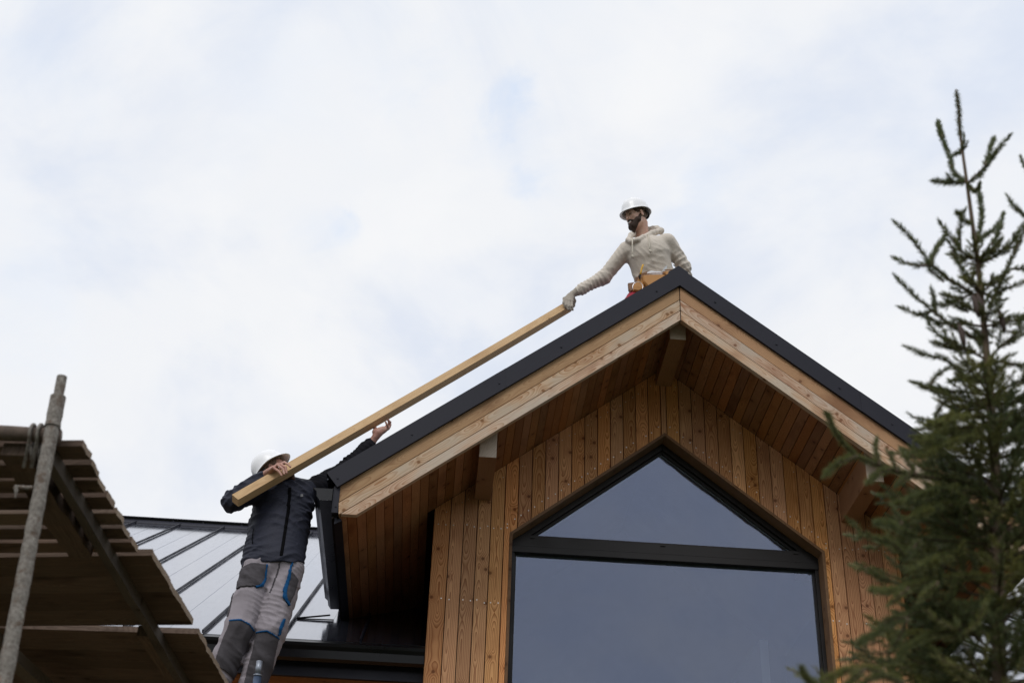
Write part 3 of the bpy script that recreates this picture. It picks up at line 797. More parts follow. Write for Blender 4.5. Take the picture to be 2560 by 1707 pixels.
# eaves of the main roof: fascia, gutter, soffit, wall - left and right of the gable
for (xa, xb) in ((XL, -WL - 0.003), (WL + 0.003, XR)):
    m = MB()
    m.box((xa, EY + 0.004, 3.492), (xb, EY + 0.03, 3.70), along=(1, 0, 0))
    m.box((xa, EY - 0.004, 3.492), (xb, EY + 0.0035, 3.572), along=(1, 0, 0))
    x = xb - 0.1 if xa == XL else xa + 0.1
    for i in range(9):
        xx = x - i * 0.82 if xa == XL else x + i * 0.5
        if xa < xx < xb: m.tube([(xx, EY - 0.009, 3.53), (xx, EY - 0.003, 3.53)], 0.006, 8)
    m.build('eaves_fascia', MAT['dark_metal'], house)
    gt = MB()
    prof = [(EY - 0.006, 3.745), (EY - 0.006, 3.60), (0.075, 3.585), (0.045, 3.60), (0.040, 3.66), (0.018, 3.685), (0.012, 3.706), (0.022, 3.712)]
    gt.sheet([(xa, y, z) for y, z in prof][::-1], (xb - xa, 0, 0), 0.0025)
    gt.prism([(xa, EY, EZ - 0.002), (xa, EY - 0.05, EZ - 0.035), (xa, EY - 0.05, EZ - 0.038), (xa, EY, EZ - 0.006)], (xb - xa, 0, 0), (1, 0, 0))
    gt.build('gutter', MAT['dark_metal2'], house)
    m = MB()
    for i in range(5):
        m.box((xa, EY + 0.03 + i * 0.1 + .001, 3.495), (xb, EY + 0.03 + (i + 1) * 0.1 - .001, 3.512), along=(1, 0, 0))
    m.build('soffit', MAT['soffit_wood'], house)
    m = MB(); x = xa
    while x < xb - 0.02:
        m.box((x + .002, EY + 0.48, GROUND), (min(x + 0.12, xb) - .002, EY + 0.50, 3.494)); x += 0.12
    m.box((xa, EY + 0.501, GROUND), (xb, EY + 0.53, 3.60), mi=1)
    m.build('wing_wall', [MAT['wall_wood'], MAT['backing']], house)
m = MB()
m.box((XL + 0.3, 1.5, GROUND), (XL + 0.4, RY + 7.0, 4.0)); m.box((XR - 0.4, 1.5, GROUND), (XR - 0.3, RY + 7.0, 4.0)); m.box((XL + 0.3, RY + 6.9, GROUND), (XR - 0.3, RY + 7.0, 3.7))
for xx in (XL + 0.3, XR - 0.4):
    m.prism([(xx, 0.7, 3.9), (xx, RY, RZ - 0.06), (xx, RY + 7.0, 3.9)], (0.1, 0, 0), (0, 0, 1))
m.build('rear_wall', MAT['wall_wood'], house)
# short apron flashing where the gutter runs out onto the main roof
m = MB()
pA = at(765, 1513, 0.95); pB = at(828, 1503, 1.15); pC = at(828, 1516, 1.0)
def onroof(x, y, h): return np.array([x, y, EZ + (y - EY) * MR]) + nrm * h
m.bar(onroof(-2.92, 0.98, 0.008), onroof(-2.66, 1.08, 0.03), (0, 0.012, 0), tuple(nrm * 0.010))
m.bar(onroof(-2.92, 0.97, 0.006), onroof(-2.62, 0.99, 0.008), (0, 0.012, 0), tuple(nrm * 0.006))
m.build('apron_flashing', MAT['dark_metal2'], house)
# ------------------------------------------------------------------ scaffold on the left
def atz(u, v, Zp):
    d = FV + RV * (u - 1280) / FOC - UV_ * (v - 853.5) / FOC
    return CAM + d * ((Zp - CAM[2]) / d[2])
ZP = 2.10
PY = -6.075
scaf = empty('scaffold', (-3.11, PY, GROUND), 'rusty tube and timber scaffold frame carrying grey planks', 'scaffold')
pp = at(155, 942, PY); pb = at(20, 1650, PY)
pdir = (pp - pb) / np.linalg.norm(pp - pb)
pt = lambda z: pb + pdir * ((z - pb[2]) / pdir[2])
def knobbly(m, zs, r, n=20, amp=0.0012):
    pts = []; rr = []
    k = max(2, int((zs[1] - zs[0]) / 0.02))
    for i in range(k + 1):
        z = zs[0] + (zs[1] - zs[0]) * i / k
        pts.append(pt(z)); rr.append(r + random.uniform(-amp, amp))
    m.tube(pts, [q * (1.0 - .12 * max(0, (p_[2] - 1.4))) for q, p_ in zip(rr, pts)], n)
top = pp[2]
m = MB(); knobbly(m, (GROUND, top - 0.185), 0.0235)
m.build('standard_pole', MAT['tube'], scaf, smooth=False)
m = MB(); knobbly(m, (top - 0.185, top - 0.075), 0.0262, amp=0.0022); m.build('pole_sleeve', MAT['tube'], scaf)
m = MB(); knobbly(m, (top - 0.08, top), 0.0185, amp=0.0006); m.build('pole_spigot', MAT['tube'], scaf)
# ledger tube behind the pole with two hook clamps
lz = at(60, 1086, PY + 0.05)
m = MB()
lp = [np.array([lz[0] + 0.115 - i * 0.05, PY + 0.048, lz[2] + 0.001 * math.sin(i)]) for i in range(40)]
m.tube(lp, [0.0245 + random.uniform(-.001, .001) for _ in lp], 16); m.build('ledger_tube', MAT['tube_rust'], scaf, smooth=True)
for u in (80, 99):
    c = at(u, 1090, PY + 0.048)
    m = MB(); pts = []
    for i in range(17):
        a = math.pi * (1.35 - 1.7 * i / 16)
        pts.append(c + np.array([0.0015 * i / 16, math.cos(a) * 0.032, math.sin(a) * 0.034 + 0.004]))
    pts = [pts[0] + np.array([0, 0.01, -0.09])] + pts + [pts[-1] + np.array([0.01, 0, -0.05])]
    m.tube(pts, 0.0058, 10); m.build('hook_clamp', MAT['tube'], scaf, smooth=True)
# small wedge on the pole
m = MB(); c = at(63, 1217, PY - 0.02)
m.tube([at(82, 1219, PY), at(50, 1218, PY), at(38, 1219, PY)], [0.007, 0.007, 0.010], 10)
m.tube([at(40, 1217, PY - .004), at(41, 1228, PY - .004), at(38, 1244, PY - .004)], [0.009, 0.006, 0.002], 8)
m.build('wedge_pin', MAT['tube'], scaf)
# bearers
def xy(u, v, z=ZP): p = atz(u, v, z); return p
def bearer(pn, pf, width, h, top_z, name='bearer', mat='scaf_beam', rough=0.003):
    m = MB(); n = 14
    pn = np.array([pn[0], pn[1], top_z - h / 2]); pf = np.array([pf[0], pf[1], top_z - h / 2])
    dr = (pf - pn); dr /= np.linalg.norm(dr); wv = np.array([dr[1], -dr[0], 0])
    prev = None; rnd = (random.random(),) * 3
    V = []; L = np.linalg.norm(pf - pn)
    for i in range(n + 1):
        c = pn + (pf - pn) * i / n
        j = [random.uniform(-rough, rough) for _ in range(4)]
        V.append([c - wv * (width / 2 + j[0]) - np.array([0, 0, h / 2 + j[1] * .3]), c + wv * (width / 2 + j[2]) - np.array([0, 0, h / 2 + j[1] * .3]), c + wv * (width / 2 + j[2] * .6) + np.array([0, 0, h / 2]), c - wv * (width / 2 + j[3]) + np.array([0, 0, h / 2])])
    b = len(m.v)
    for q in V: m.v += [tuple(p) for p in q]
    for i in range(n):
        for k in range(4):
            k2 = (k + 1) % 4
            f = [b + i * 4 + k, b + i * 4 + k2, b + (i + 1) * 4 + k2, b + (i + 1) * 4 + k]
            w_ = (width, h, width, h)[k]
            m.face(f, [(-w_ / 2, L * i / n), (w_ / 2, L * i / n), (w_ / 2, L * (i + 1) / n), (-w_ / 2, L * (i + 1) / n)], rnd)
    m.face([b + k for k in range(4)][::-1], [(0, 0), (.05, 0), (.05, .05), (0, .05)], rnd); m.face([b + n * 4 + k for k in range(4)], [(0, 0), (.05, 0), (.05, .05), (0, .05)], rnd)
    return m.build(name, MAT[mat], scaf)
ZB = ZP - 0.002
b1a = xy(122, 1160, ZP - 0.052); b1b = xy(449, 1707, ZP - 0.052)
dd = (b1b - b1a) / np.linalg.norm(b1b - b1a)
bearer(b1a - dd * 0.02, b1b + dd * 0.5, 0.034, 0.050, ZB)
b2a = xy(36, 1141, ZP - 0.045); b2b = xy(200, 1392, ZP - 0.045)
d2 = (b2b - b2a) / np.linalg.norm(b2b - b2a)
bearer(b2a - d2 * 0.01, b2b, 0.088, 0.045, ZB, rough=0.007, mat='scaf_wood')
b3a = xy(366, 1592, ZP - 0.045); b3b = xy(440, 1707, ZP - 0.045); d3 = (b3b - b3a) / np.linalg.norm(b3b - b3a)
bearer(b3a - d3 * 0.02, b3b + d3 * 0.5, 0.075, 0.045, ZB, mat='scaf_wood')
b4a = xy(30, 1592, ZP - 0.05); b4b = xy(150, 1707, ZP - 0.05); d4 = (b4b - b4a) / np.linalg.norm(b4b - b4a)
bearer(b4a - d4 * 1.0, b4b + d4 * 0.4, 0.06, 0.05, ZP - 0.094)
# rear and side standards that carry the deck (below the frame)
for (x, y) in ((-4.55, PY), (-4.5, -3.35), (-2.78, -3.30)):
    m = MB(); m.tube([(x, y, GROUND), (x, y, 1.985)], 0.024, 14); m.build('standard_pole', MAT['tube'], scaf, smooth=True)
for (y) in (-3.30,):
    m = MB(); m.tube([(-4.9, y, 1.982), (-2.6, y, 1.982)], 0.024, 14); m.build('ledger_tube', MAT['tube'], scaf, smooth=True)
# planks: (near-right u,v), (far-right u,v), thickness
prow = [((206, 1114.7), (227, 1148.5), .022), ((225, 1161), (246, 1193.5), .020), ((243, 1200), (264.5, 1231), .020), ((266.5, 1242), (288, 1273), .026),
        ((288.5, 1282), (308, 1311), .022), ((304.5, 1320), (323, 1346.5), .022), ((327, 1355), (345.5, 1380), .024), ((379.5, 1387.7), (480, 1561), .026), ((495, 1583.4), (592, 1760), .024)]
lab = ['outermost narrow scaffold plank, right behind the ledger tube', 'second narrow scaffold plank from the ledger tube', 'third narrow scaffold plank from the ledger tube',
       'middle narrow scaffold plank with a bright end', 'fifth narrow scaffold plank from the ledger tube', 'narrow scaffold plank just before the last narrow one',
       'last narrow scaffold plank beside the wide board panel', 'wide scaffold board panel with a ragged pale end, in the middle of the deck', 'wide scaffold board panel at the lower edge, beside the worker\'s legs']
for k, ((u0, v0), (u1, v1), th) in enumerate(prow):
    a = atz(u0, v0, ZP); b = atz(u1, v1, ZP)
    lft = atz(u0 - 320, v0 + (2 if k < 7 else (4 if k == 7 else -9)), ZP)
    dx = (lft - a); dx = dx / abs(dx[0]); dx[2] = 0
    Lp = 1.75
    wvec = b - a; wl_ = np.linalg.norm(wvec)
    nseg = max(2, int(wl_ / 0.018)); m = MB()
    rnds = (random.random(), random.random(), random.random())
    # subdivided plank with ragged end
    nb_b = 1 if wl_ < 0.2 else 4
    jag = [random.uniform(-0.005, 0.005) for _ in range(nseg + 1)]
    jag = [sum(jag[max(0, i - 2):i + 3]) / 2.6 + random.uniform(-.0016, .0016) for i in range(len(jag))]
    for s_ in range(nseg):
        brd = rnds if nb_b == 1 else tuple(((q * 7.3 + (s_ * nb_b // nseg) * 0.37) % 1.0) * 0.6 for q in rnds)
        p0 = a + wvec * s_ / nseg; p1 = a + wvec * (s_ + 1) / nseg
        st = 0.0
        p0r = p0 - dx * jag[s_]; p1r = p1 - dx * jag[s_ + 1]
        vb = len(m.v); up = np.array([0, 0, th])
        pl0 = p0 + dx * Lp; pl1 = p1 + dx * Lp
        m.v += [tuple(q) for q in (p0r, p1r, pl1, pl0, p0r + up, p1r + up, pl1 + up, pl0 + up)]
        w0, w1 = wl_ * s_ / nseg, wl_ * (s_ + 1) / nseg
        bw_ = wl_ / nb_b; w0 = (w0 % bw_) - bw_ / 2; w1 = w0 + wl_ / nseg
        m.face([vb + 0, vb + 1, vb + 2, vb + 3], [(w0, 0), (w1, 0), (w1, Lp), (w0, Lp)], brd)
        m.face([vb + 4, vb + 7, vb + 6, vb + 5], [(w0, 0), (w0, Lp), (w1, Lp), (w1, 0)], brd)
        m.face([vb + 0, vb + 4, vb + 5, vb + 1], [(0, w0), (th, w0), (th, w1), (0, w1)], brd, 1)
        if s_ == 0: m.face([vb + 0, vb + 3, vb + 7, vb + 4], [(0, 0), (0, Lp), (th, Lp), (th, 0)], brd)
        if s_ == nseg - 1: m.face([vb + 1, vb + 5, vb + 6, vb + 2], [(0, 0), (th, 0), (th, Lp), (0, Lp)], brd)
        if s_ == nseg - 1: m.face([vb + 3, vb + 2, vb + 6, vb + 7], [(0, 0)] * 4, brd)
    o = m.build('scaffold_plank', [MAT['scaf_wood'], MAT['plank_end']])
    tag(o, lab[k], 'plank', 'planks lying on the scaffold')

# low working platform the left worker stands on (its blue-grey post shows by his leg)
wp = empty('work_platform', (-3.2, -0.7, GROUND), 'low working platform with blue-grey tube post beside the worker\'s leg', 'platform')
m = MB()
for i in range(4): m.box((-4.1, -1.02 + i * 0.16, 2.94), (-2.62, -1.02 + i * 0.16 + 0.15, 2.978), along=(1, 0, 0))
m.build('deck', MAT['scaf_wood'], wp)
P0 = at(649, 1652, -1.06); P1 = at(648, 1688, -1.06)
m = MB(); m.tube([(P0[0], -1.06, GROUND), (P0[0], -1.06, P1[2])], 0.0265, 16); m.build('post', MAT['blue_tube'], wp, smooth=True)
m = MB(); m.tube([(P0[0], -1.06, P1[2]), (P0[0], -1.06, P0[2])], 0.0205, 16); m.build('post_spigot', MAT['zinc'], wp, smooth=True)
m = MB(); m.tube([(P0[0], -1.06, P1[2] - 0.006), (P0[0], -1.06, P1[2] + 0.004)], 0.0295, 16); m.build('post_collar', MAT['zinc'], wp, smooth=True)
for (x, y) in ((-4.0, -1.06), (-4.0, -0.36), (P0[0], -0.36)):
    m = MB(); m.tube([(x, y, GROUND), (x, y, 2.94)], 0.0265, 14); m.build('post', MAT['blue_tube'], wp, smooth=True)
for y in (-1.06, -0.36):
    m = MB(); m.tube([(-4.15, y + (0.0 if y < -1 else 0), 2.912), (-2.6, y, 2.912)], 0.02, 12); m.build('crossbar', MAT['blue_tube'], wp, smooth=True)

# ------------------------------------------------------------------ timber handed up
TA = at(588, 1251, -.85); TB = at(1421, 765.5, 0.15)
tdir = (TB - TA) / np.linalg.norm(TB - TA)
m = MB()
vw = FV - tdir * np.dot(FV, tdir); vw /= np.linalg.norm(vw)
pe = np.cross(tdir, vw)
# rotate the square section so that an underside and a front face show
ang = math.radians(40)
wv = (pe * math.cos(ang) + vw * math.sin(ang)); hv = (-pe * math.sin(ang) + vw * math.cos(ang))
NS = 24
for i in range(NS):
    q0, q1 = i / NS, (i + 1) / NS
    bow = lambda q: np.array([0, 0, -1.0]) * 0.014 * math.sin(math.pi * q) + wv * 0.004 * math.sin(5.1 * q)
    c0, c1 = TA + (TB - TA) * q0 + bow(q0), TA + (TB - TA) * q1 + bow(q1)
    o4 = [(-1, -1), (1, -1), (1, 1), (-1, 1)]; vb = len(m.v)
    if i == 0: m.v += [tuple(c0 + wv * .035 * a + hv * .035 * b) for a, b in o4]; vb = len(m.v)
    m.v += [tuple(c1 + wv * .035 * a + hv * .035 * b) for a, b in o4]
    for k in range(4):
        k2 = (k + 1) % 4; L0, L1 = 3.6 * q0, 3.6 * q1
        m.face([vb - 4 + k, vb - 4 + k2, vb + k2, vb + k], [(-.035, L0 + k * 9), (.035, L0 + k * 9), (.035, L1 + k * 9), (-.035, L1 + k * 9)], (.55, .4, .5))
    if i == 0: m.face([3, 2, 1, 0], [(-.035, -.01), (.035, -.01), (.035, .01), (-.035, .01)], (.8, .4, .5))
    if i == NS - 1: m.face([vb, vb + 1, vb + 2, vb + 3], [(-.035, -.01), (.035, -.01), (.035, .01), (-.035, .01)], (.8, .4, .5))
tb = m.build('timber', MAT['timber'])
import bmesh
_b = bmesh.new(); _b.from_mesh(tb.data); bmesh.ops.recalc_face_normals(_b, faces=_b.faces); _b.to_mesh(tb.data); _b.free()
tag(tb, 'long square sawn timber held between the two workers', 'timber')

# ------------------------------------------------------------------ implicit surfaces for people
class Field:
    def __init__(s, lo, hi, h):
        s.lo = np.array(lo, float); s.h = h
        s.n = np.ceil((np.array(hi) - s.lo) / h).astype(int) + 1
        s.g = np.full(tuple(s.n), 5.0, np.float32)
    def sub(s, lo, hi, pad=0.05):
        a = np.clip(np.floor((np.array(lo) - pad - s.lo) / s.h).astype(int), 0, s.n)
        b = np.clip(np.ceil((np.array(hi) + pad - s.lo) / s.h).astype(int) + 1, 0, s.n)
        sl = tuple(slice(int(p), int(q)) for p, q in zip(a, b))
        ax = [s.lo[i] + s.h * np.arange(a[i], b[i]) for i in range(3)]
        P = np.stack(np.meshgrid(*ax, indexing='ij'), -1).astype(np.float32)
        return sl, P
    def put(s, sl, d, k, op):
        if d.size == 0: return
        g = s.g[sl]
        if op == 'u':
            if k <= 0: s.g[sl] = np.minimum(g, d)
            else:
                h = np.clip(0.5 + 0.5 * (g - d) / k, 0, 1); s.g[sl] = g * (1 - h) + d * h - k * h * (1 - h)
        elif op == 's':
            d = -d
            if k <= 0: s.g[sl] = np.maximum(g, d)
            else:
                h = np.clip(0.5 - 0.5 * (g - d) / k, 0, 1); s.g[sl] = g * (1 - h) + d * h + k * h * (1 - h)
    def cone(s, a, b, ra, rb, k=0.02, flat=None, op='u'):
        a = np.array(a, float); b = np.array(b, float); R_ = max(ra, rb)
        sl, P = s.sub(np.minimum(a, b) - R_, np.maximum(a, b) + R_)
        ab = b - a; L2 = max(float(ab @ ab), 1e-9)
        t_ = np.clip(((P - a) @ ab) / L2, 0, 1)
        w_ = P - a - t_[..., None] * ab
        if flat is not None:
            n = np.array(flat[0], float); n /= np.linalg.norm(n)
            w_ = w_ + (w_ @ n)[..., None] * n * (1 / flat[1] - 1)
        d = np.sqrt((w_ ** 2).sum(-1)) - (ra + (rb - ra) * t_)
        if flat is not None: d = d * (0.5 + 0.5 * flat[1])
        s.put(sl, d.astype(np.float32), k, op)
    def chain(s, pts, rad, k=0.02, flat=None):
        for i in range(len(pts) - 1): s.cone(pts[i], pts[i + 1], rad[i], rad[i + 1], k, flat)
    def ell(s, c, r, Mx=None, k=0.02, op='u'):
        c = np.array(c, float); r = np.array(r, float); R_ = r.max()
        sl, P = s.sub(c - R_, c + R_)
        q = P - c
        if Mx is not None: q = q @ np.array(Mx)          # columns of Mx are the local axes
        k0 = np.sqrt(((q / r) ** 2).sum(-1)); k1 = np.sqrt(((q / r ** 2) ** 2).sum(-1))
        s.put(sl, (k0 * (k0 - 1) / np.maximum(k1, 1e-6)).astype(np.float32), k, op)
    def cut(s, p, n, k=0.0):
        "remove everything on the side n points to"
        n = np.array(n, float); n /= np.linalg.norm(n)
        ax = [s.lo[i] + s.h * np.arange(s.n[i]) for i in range(3)]
        d = (ax[0][:, None, None] - p[0]) * n[0] + (ax[1][None, :, None] - p[1]) * n[1] + (ax[2][None, None, :] - p[2]) * n[2]
        s.g = np.maximum(s.g, d.astype(np.float32))
    def wrinkle(s, amp, waves, seed=1, mask=None):
        "waves: list of (direction, frequency); adds warped ridges"
        rs = np.random.RandomState(seed)
        idx = np.argwhere(np.abs(s.g) < 0.03)
        P = s.lo + s.h * idx
        tot = np.zeros(len(P))
        for (dr, fq, wt) in waves:
            dr = np.array(dr, float); dr /= np.linalg.norm(dr)
            wp_ = np.zeros(len(P)); am = np.zeros(len(P))
            for q_ in range(6):
                kd = rs.normal(size=3) * (5.0 if q_ < 3 else 13.0); wp_ += np.sin(P @ kd + rs.uniform(0, 6.28)) * (1.5 if q_ < 3 else .55)
                am += np.sin(P @ (rs.normal(size=3) * 9) + rs.uniform(0, 6.28))
            amp2 = np.clip(0.35 + 0.35 * am, 0, 1.3)
            sn = np.sin(P @ dr * fq * .55 + wp_)
            tot += wt * (np.clip(1 - np.abs(sn) * 1.25, -.25, 1)) * amp2
        if mask is not None: tot *= mask(P)
        s.g[idx[:, 0], idx[:, 1], idx[:, 2]] -= (amp * tot).astype(np.float32)
    def mesh(s):
        g = s.g; n = g.shape; ins = g < 0
        c = np.zeros(tuple(q - 1 for q in n), np.int8)
        for dx in (0, 1):
            for dy in (0, 1):
                for dz in (0, 1): c += ins[dx:n[0] - 1 + dx, dy:n[1] - 1 + dy, dz:n[2] - 1 + dz]
        act = (c > 0) & (c < 8)
        ci = np.argwhere(act); idm = np.full(act.shape, -1, np.int32); idm[act] = np.arange(len(ci))
        acc = np.zeros((len(ci), 3)); cnt = np.zeros(len(ci))
        corners = [(x, y, z) for x in (0, 1) for y in (0, 1) for z in (0, 1)]
        vals = {q: g[ci[:, 0] + q[0], ci[:, 1] + q[1], ci[:, 2] + q[2]].astype(float) for q in corners}
        for q in corners:
            for ax in range(3):
                if q[ax] == 0:
                    q2 = list(q); q2[ax] = 1; q2 = tuple(q2)
                    va, vb = vals[q], vals[q2]; cr = (va < 0) != (vb < 0)
                    t_ = np.where(cr, va / np.where(cr, va - vb, 1), 0)
                    p = np.array(q, float)[None, :].repeat(len(ci), 0); p[:, ax] += t_
                    acc[cr] += p[cr]; cnt[cr] += 1
        V = s.lo + s.h * (ci + acc / cnt[:, None])
        F = []
        for ax in range(3):
            o1, o2 = [(1, 2), (2, 0), (0, 1)][ax]
            sl0 = [slice(1, n[i] - 1) for i in range(3)]; sl0[ax] = slice(0, n[ax] - 1)
            sl1 = list(sl0); sl1[ax] = slice(1, n[ax])
            A = ins[tuple(sl0)]; B = ins[tuple(sl1)]
            e = np.argwhere(A != B)
            fl = A[e[:, 0], e[:, 1], e[:, 2]]
            base = e + np.array([1 if i != ax else 0 for i in range(3)])
            def cid(d1, d2):
                q = base.copy(); q[:, o1] += d1; q[:, o2] += d2
                return idm[q[:, 0], q[:, 1], q[:, 2]]
            quad = np.stack([cid(-1, -1), cid(0, -1), cid(0, 0), cid(-1, 0)], 1)
            quad[~fl] = quad[~fl][:, ::-1]
            F.append(quad)
        return V, np.concatenate(F)

def mesh_np(name, V, F, mats, parent=None, smooth=True, mi=None, rnd=None):
    me = D.meshes.new(name)
    me.vertices.add(len(V)); me.vertices.foreach_set('co', np.asarray(V, np.float32).ravel())
    k = F.shape[1]
    me.loops.add(len(F) * k); me.loops.foreach_set('vertex_index', F.astype(np.int32).ravel())
    me.polygons.add(len(F)); me.polygons.foreach_set('loop_start', np.arange(0, len(F) * k, k, dtype=np.int32))
    if mi is not None: me.polygons.foreach_set('material_index', mi.astype(np.int32))
    if rnd is not None:
        a = me.attributes.new('rnd', 'FLOAT_VECTOR', 'FACE'); a.data.foreach_set('vector', rnd.astype(np.float32).ravel())
    me.update(calc_edges=True); me.validate()
    return link_mesh(name, me, mats, parent, smooth)

def vnormals(V, F):
    n = np.cross(V[F[:, 2]] - V[F[:, 0]], V[F[:, 3]] - V[F[:, 1]])
    N = np.zeros_like(V)
    for i in range(4): np.add.at(N, F[:, i], n)
    return N / (np.linalg.norm(N, axis=1, keepdims=True) + 1e-12)

def inpoly(x, z, poly):
    c = np.zeros(len(x), bool); n = len(poly)
    for i in range(n):
        x0, z0 = poly[i]; x1, z1 = poly[(i + 1) % n]
        cond = ((z0 > z) != (z1 > z)) & (x < (x1 - x0) * (z - z0) / (z1 - z0 + 1e-12) + x0)
        c ^= cond
    return c

def patch(V, F, N, poly, off, front=True):
    "thin cloth piece laid over a garment: faces whose front projection falls in poly (x, z)"
    c = V[F].mean(1); nf = N[F].mean(1)
    sel = inpoly(c[:, 0], c[:, 2], poly) & (nf[:, 1] < 0.35 if front else nf[:, 1] > 0.0)
    Fs = F[sel]
    if len(Fs) == 0: return None
    ids, inv = np.unique(Fs, return_inverse=True); inv = inv.reshape(Fs.shape)
    Vo = V[ids] + N[ids] * off
    Vi = V[ids] - N[ids] * 0.003
    n = len(ids)
    E = {}
    for f in inv:
        for i in range(4):
            a, b = int(f[i]), int(f[(i + 1) % 4]); E[(a, b)] = 1
    side = [(b, a, a + n, b + n) for (a, b) in E if (b, a) not in E]
    allF = np.concatenate([inv, inv[:, ::-1] + n, np.array(side, int).reshape(-1, 4)])
    return np.concatenate([Vo, Vi]), allF

def frame(fwd, up=(0, 0, 1), roll=0.0):
    f = np.array(fwd, float); f /= np.linalg.norm(f)
    l = np.cross(up, f); l /= np.linalg.norm(l); u = np.cross(f, l)
    if roll:
        l, u = l * math.cos(roll) + u * math.sin(roll), u * math.cos(roll) - l * math.sin(roll)
    return np.stack([f, l, u], 1)           # columns: forward, left, up

def head_prims(fd, C, A):
    P = lambda x, y, z: C + A @ np.array([x, y, z])
    fd.ell(P(-.012, 0, .045), (.098, .078, .092), A, 0.0)
    fd.ell(P(.030, 0, -.025), (.066, .062, .085), A, 0.03)
    fd.cone(P(.035, .040, -.06), P(.066, .018, -.098), .030, .024, .02)
    fd.cone(P(.035, -.040, -.06), P(.066, -.018, -.098), .030, .024, .02)
    fd.cone(P(.075, .03, .040), P(.075, -.03, .040), .019, .019, .015)
    for s_ in (-1, 1):
        fd.ell(P(.064, s_ * .040, -.014), (.026, .022, .020), A, .015)
        fd.ell(P(.103, s_ * .031, .017), (.014, .015, .009), A, .010, op='s')
        fd.ell(P(.078, s_ * .031, .016), (.013, .013, .012), A, .004)
        fd.ell(P(-.004, s_ * .080, .002), (.020, .010, .034), frame(A @ np.array([1, 0.35 * s_, 0.1]), A @ np.array([0, 0, 1])), .004)
        fd.ell(P(-.001, s_ * .089, .006), (.010, .006, .018), A, .003, op='s')
    fd.cone(P(.094, 0, .022), P(.116, 0, -.018), .009, .013, .012)
    fd.cone(P(.100, .010, -.026), P(.100, -.010, -.026), .009, .009, .008)
    fd.ell(P(.094, 0, -.060), (.012, .026, .010), A, .012)

def head_parts(root, C, A, beard, hair, beard_len, smile, eye=True):
    P = lambda x, y, z: C + A @ np.array([x, y, z])
    # beard
    f = Field(C - 0.26, C + 0.2, 0.0042)
    f.cone(P(.050, .050, -.055), P(.082, .020, -.100), .026, .030, .01); f.cone(P(.050, -.050, -.055), P(.082, -.020, -.100), .026, .030, .01)
    f.cone(P(.084, 0, -.098), P(.084 + beard_len * .25, 0, -.115 - beard_len), .034, .014, .02)
    for s_ in (-1, 1):
        f.cone(P(.012, s_ * .067, -.015), P(.042, s_ * .058, -.062), .012, .022, .012)
        f.cone(P(.104, s_ * .006, -.040), P(.090, s_ * .030, -.055), .009, .010, .008)
    f.ell(P(.110, 0, -.062), (.026, .026 if smile else .020, .0095), A, .004, op='s')
    f.wrinkle(0.0024, [((1, 0, 0.2), 330, 1), ((0, 1, .3), 300, 1), ((.3, .4, 1), 260, .7)], 3)
    V, F = f.mesh(); mesh_np('beard', V, F, beard, root)
    # cropped hair: a shell round the skull, cut away in front
    f = Field(C - 0.2, C + 0.2, 0.0045)
    f.ell(P(-.014, 0, .043), (.102, .083, .096), A, 0)
    f.cut(P(.045, 0, 0.0), A @ np.array([1, 0, -0.35]))
    f.cut(P(0, 0, -.045), A @ np.array([0.25, 0, -1]))
    for s_ in (-1, 1): f.ell(P(.012, s_ * .09, -.012), (.036, .03, .034), A, 0, op='s')
    V, F = f.mesh(); mesh_np('hair', V, F, hair, root)
    for s_ in (-1, 1):
        m = MB()
        m.tube([P(.102, s_ * .016, .035), P(.101, s_ * .034, .040), P(.089, s_ * .050, .034)], [.0025, .0030, .0015], 8)
        m.build('eyebrow', hair, root, smooth=True)
    for s_ in (-1, 1):
        m = MB()
        m.tube([P(.0925, s_ * .019, .0135), P(.0945, s_ * .031, .0160), P(.0865, s_ * .044, .0135)], [.0015, .0038, .0015], 8)
        m.build('eye', MAT['eye'], root, smooth=True)
    m = MB()
    if smile:
        m.tube([P(.093, .024, -.052), P(.1045, .012, -.0595), P(.107, 0, -.0605), P(.1045, -.012, -.0595), P(.093, -.024, -.052)], [.0025, .0075, .0080, .0075, .0025], 8)
        m.build('teeth', MAT['teeth'], root, smooth=True)
        m = MB(); m.tube([P(.090, .028, -.050), P(.105, .012, -.0665), P(.108, 0, -.068), P(.105, -.012, -.0665), P(.090, -.028, -.050)], [.002, .0045, .0045, .0045, .002], 8)
        m.build('lower_lip', MAT['lip'], root, smooth=True)
    else:
        m.tube([P(.096, .022, -.060), P(.107, 0, -.063), P(.096, -.022, -.060)], [.002, .0055, .002], 8); m.build('lips', MAT['lip'], root, smooth=True)

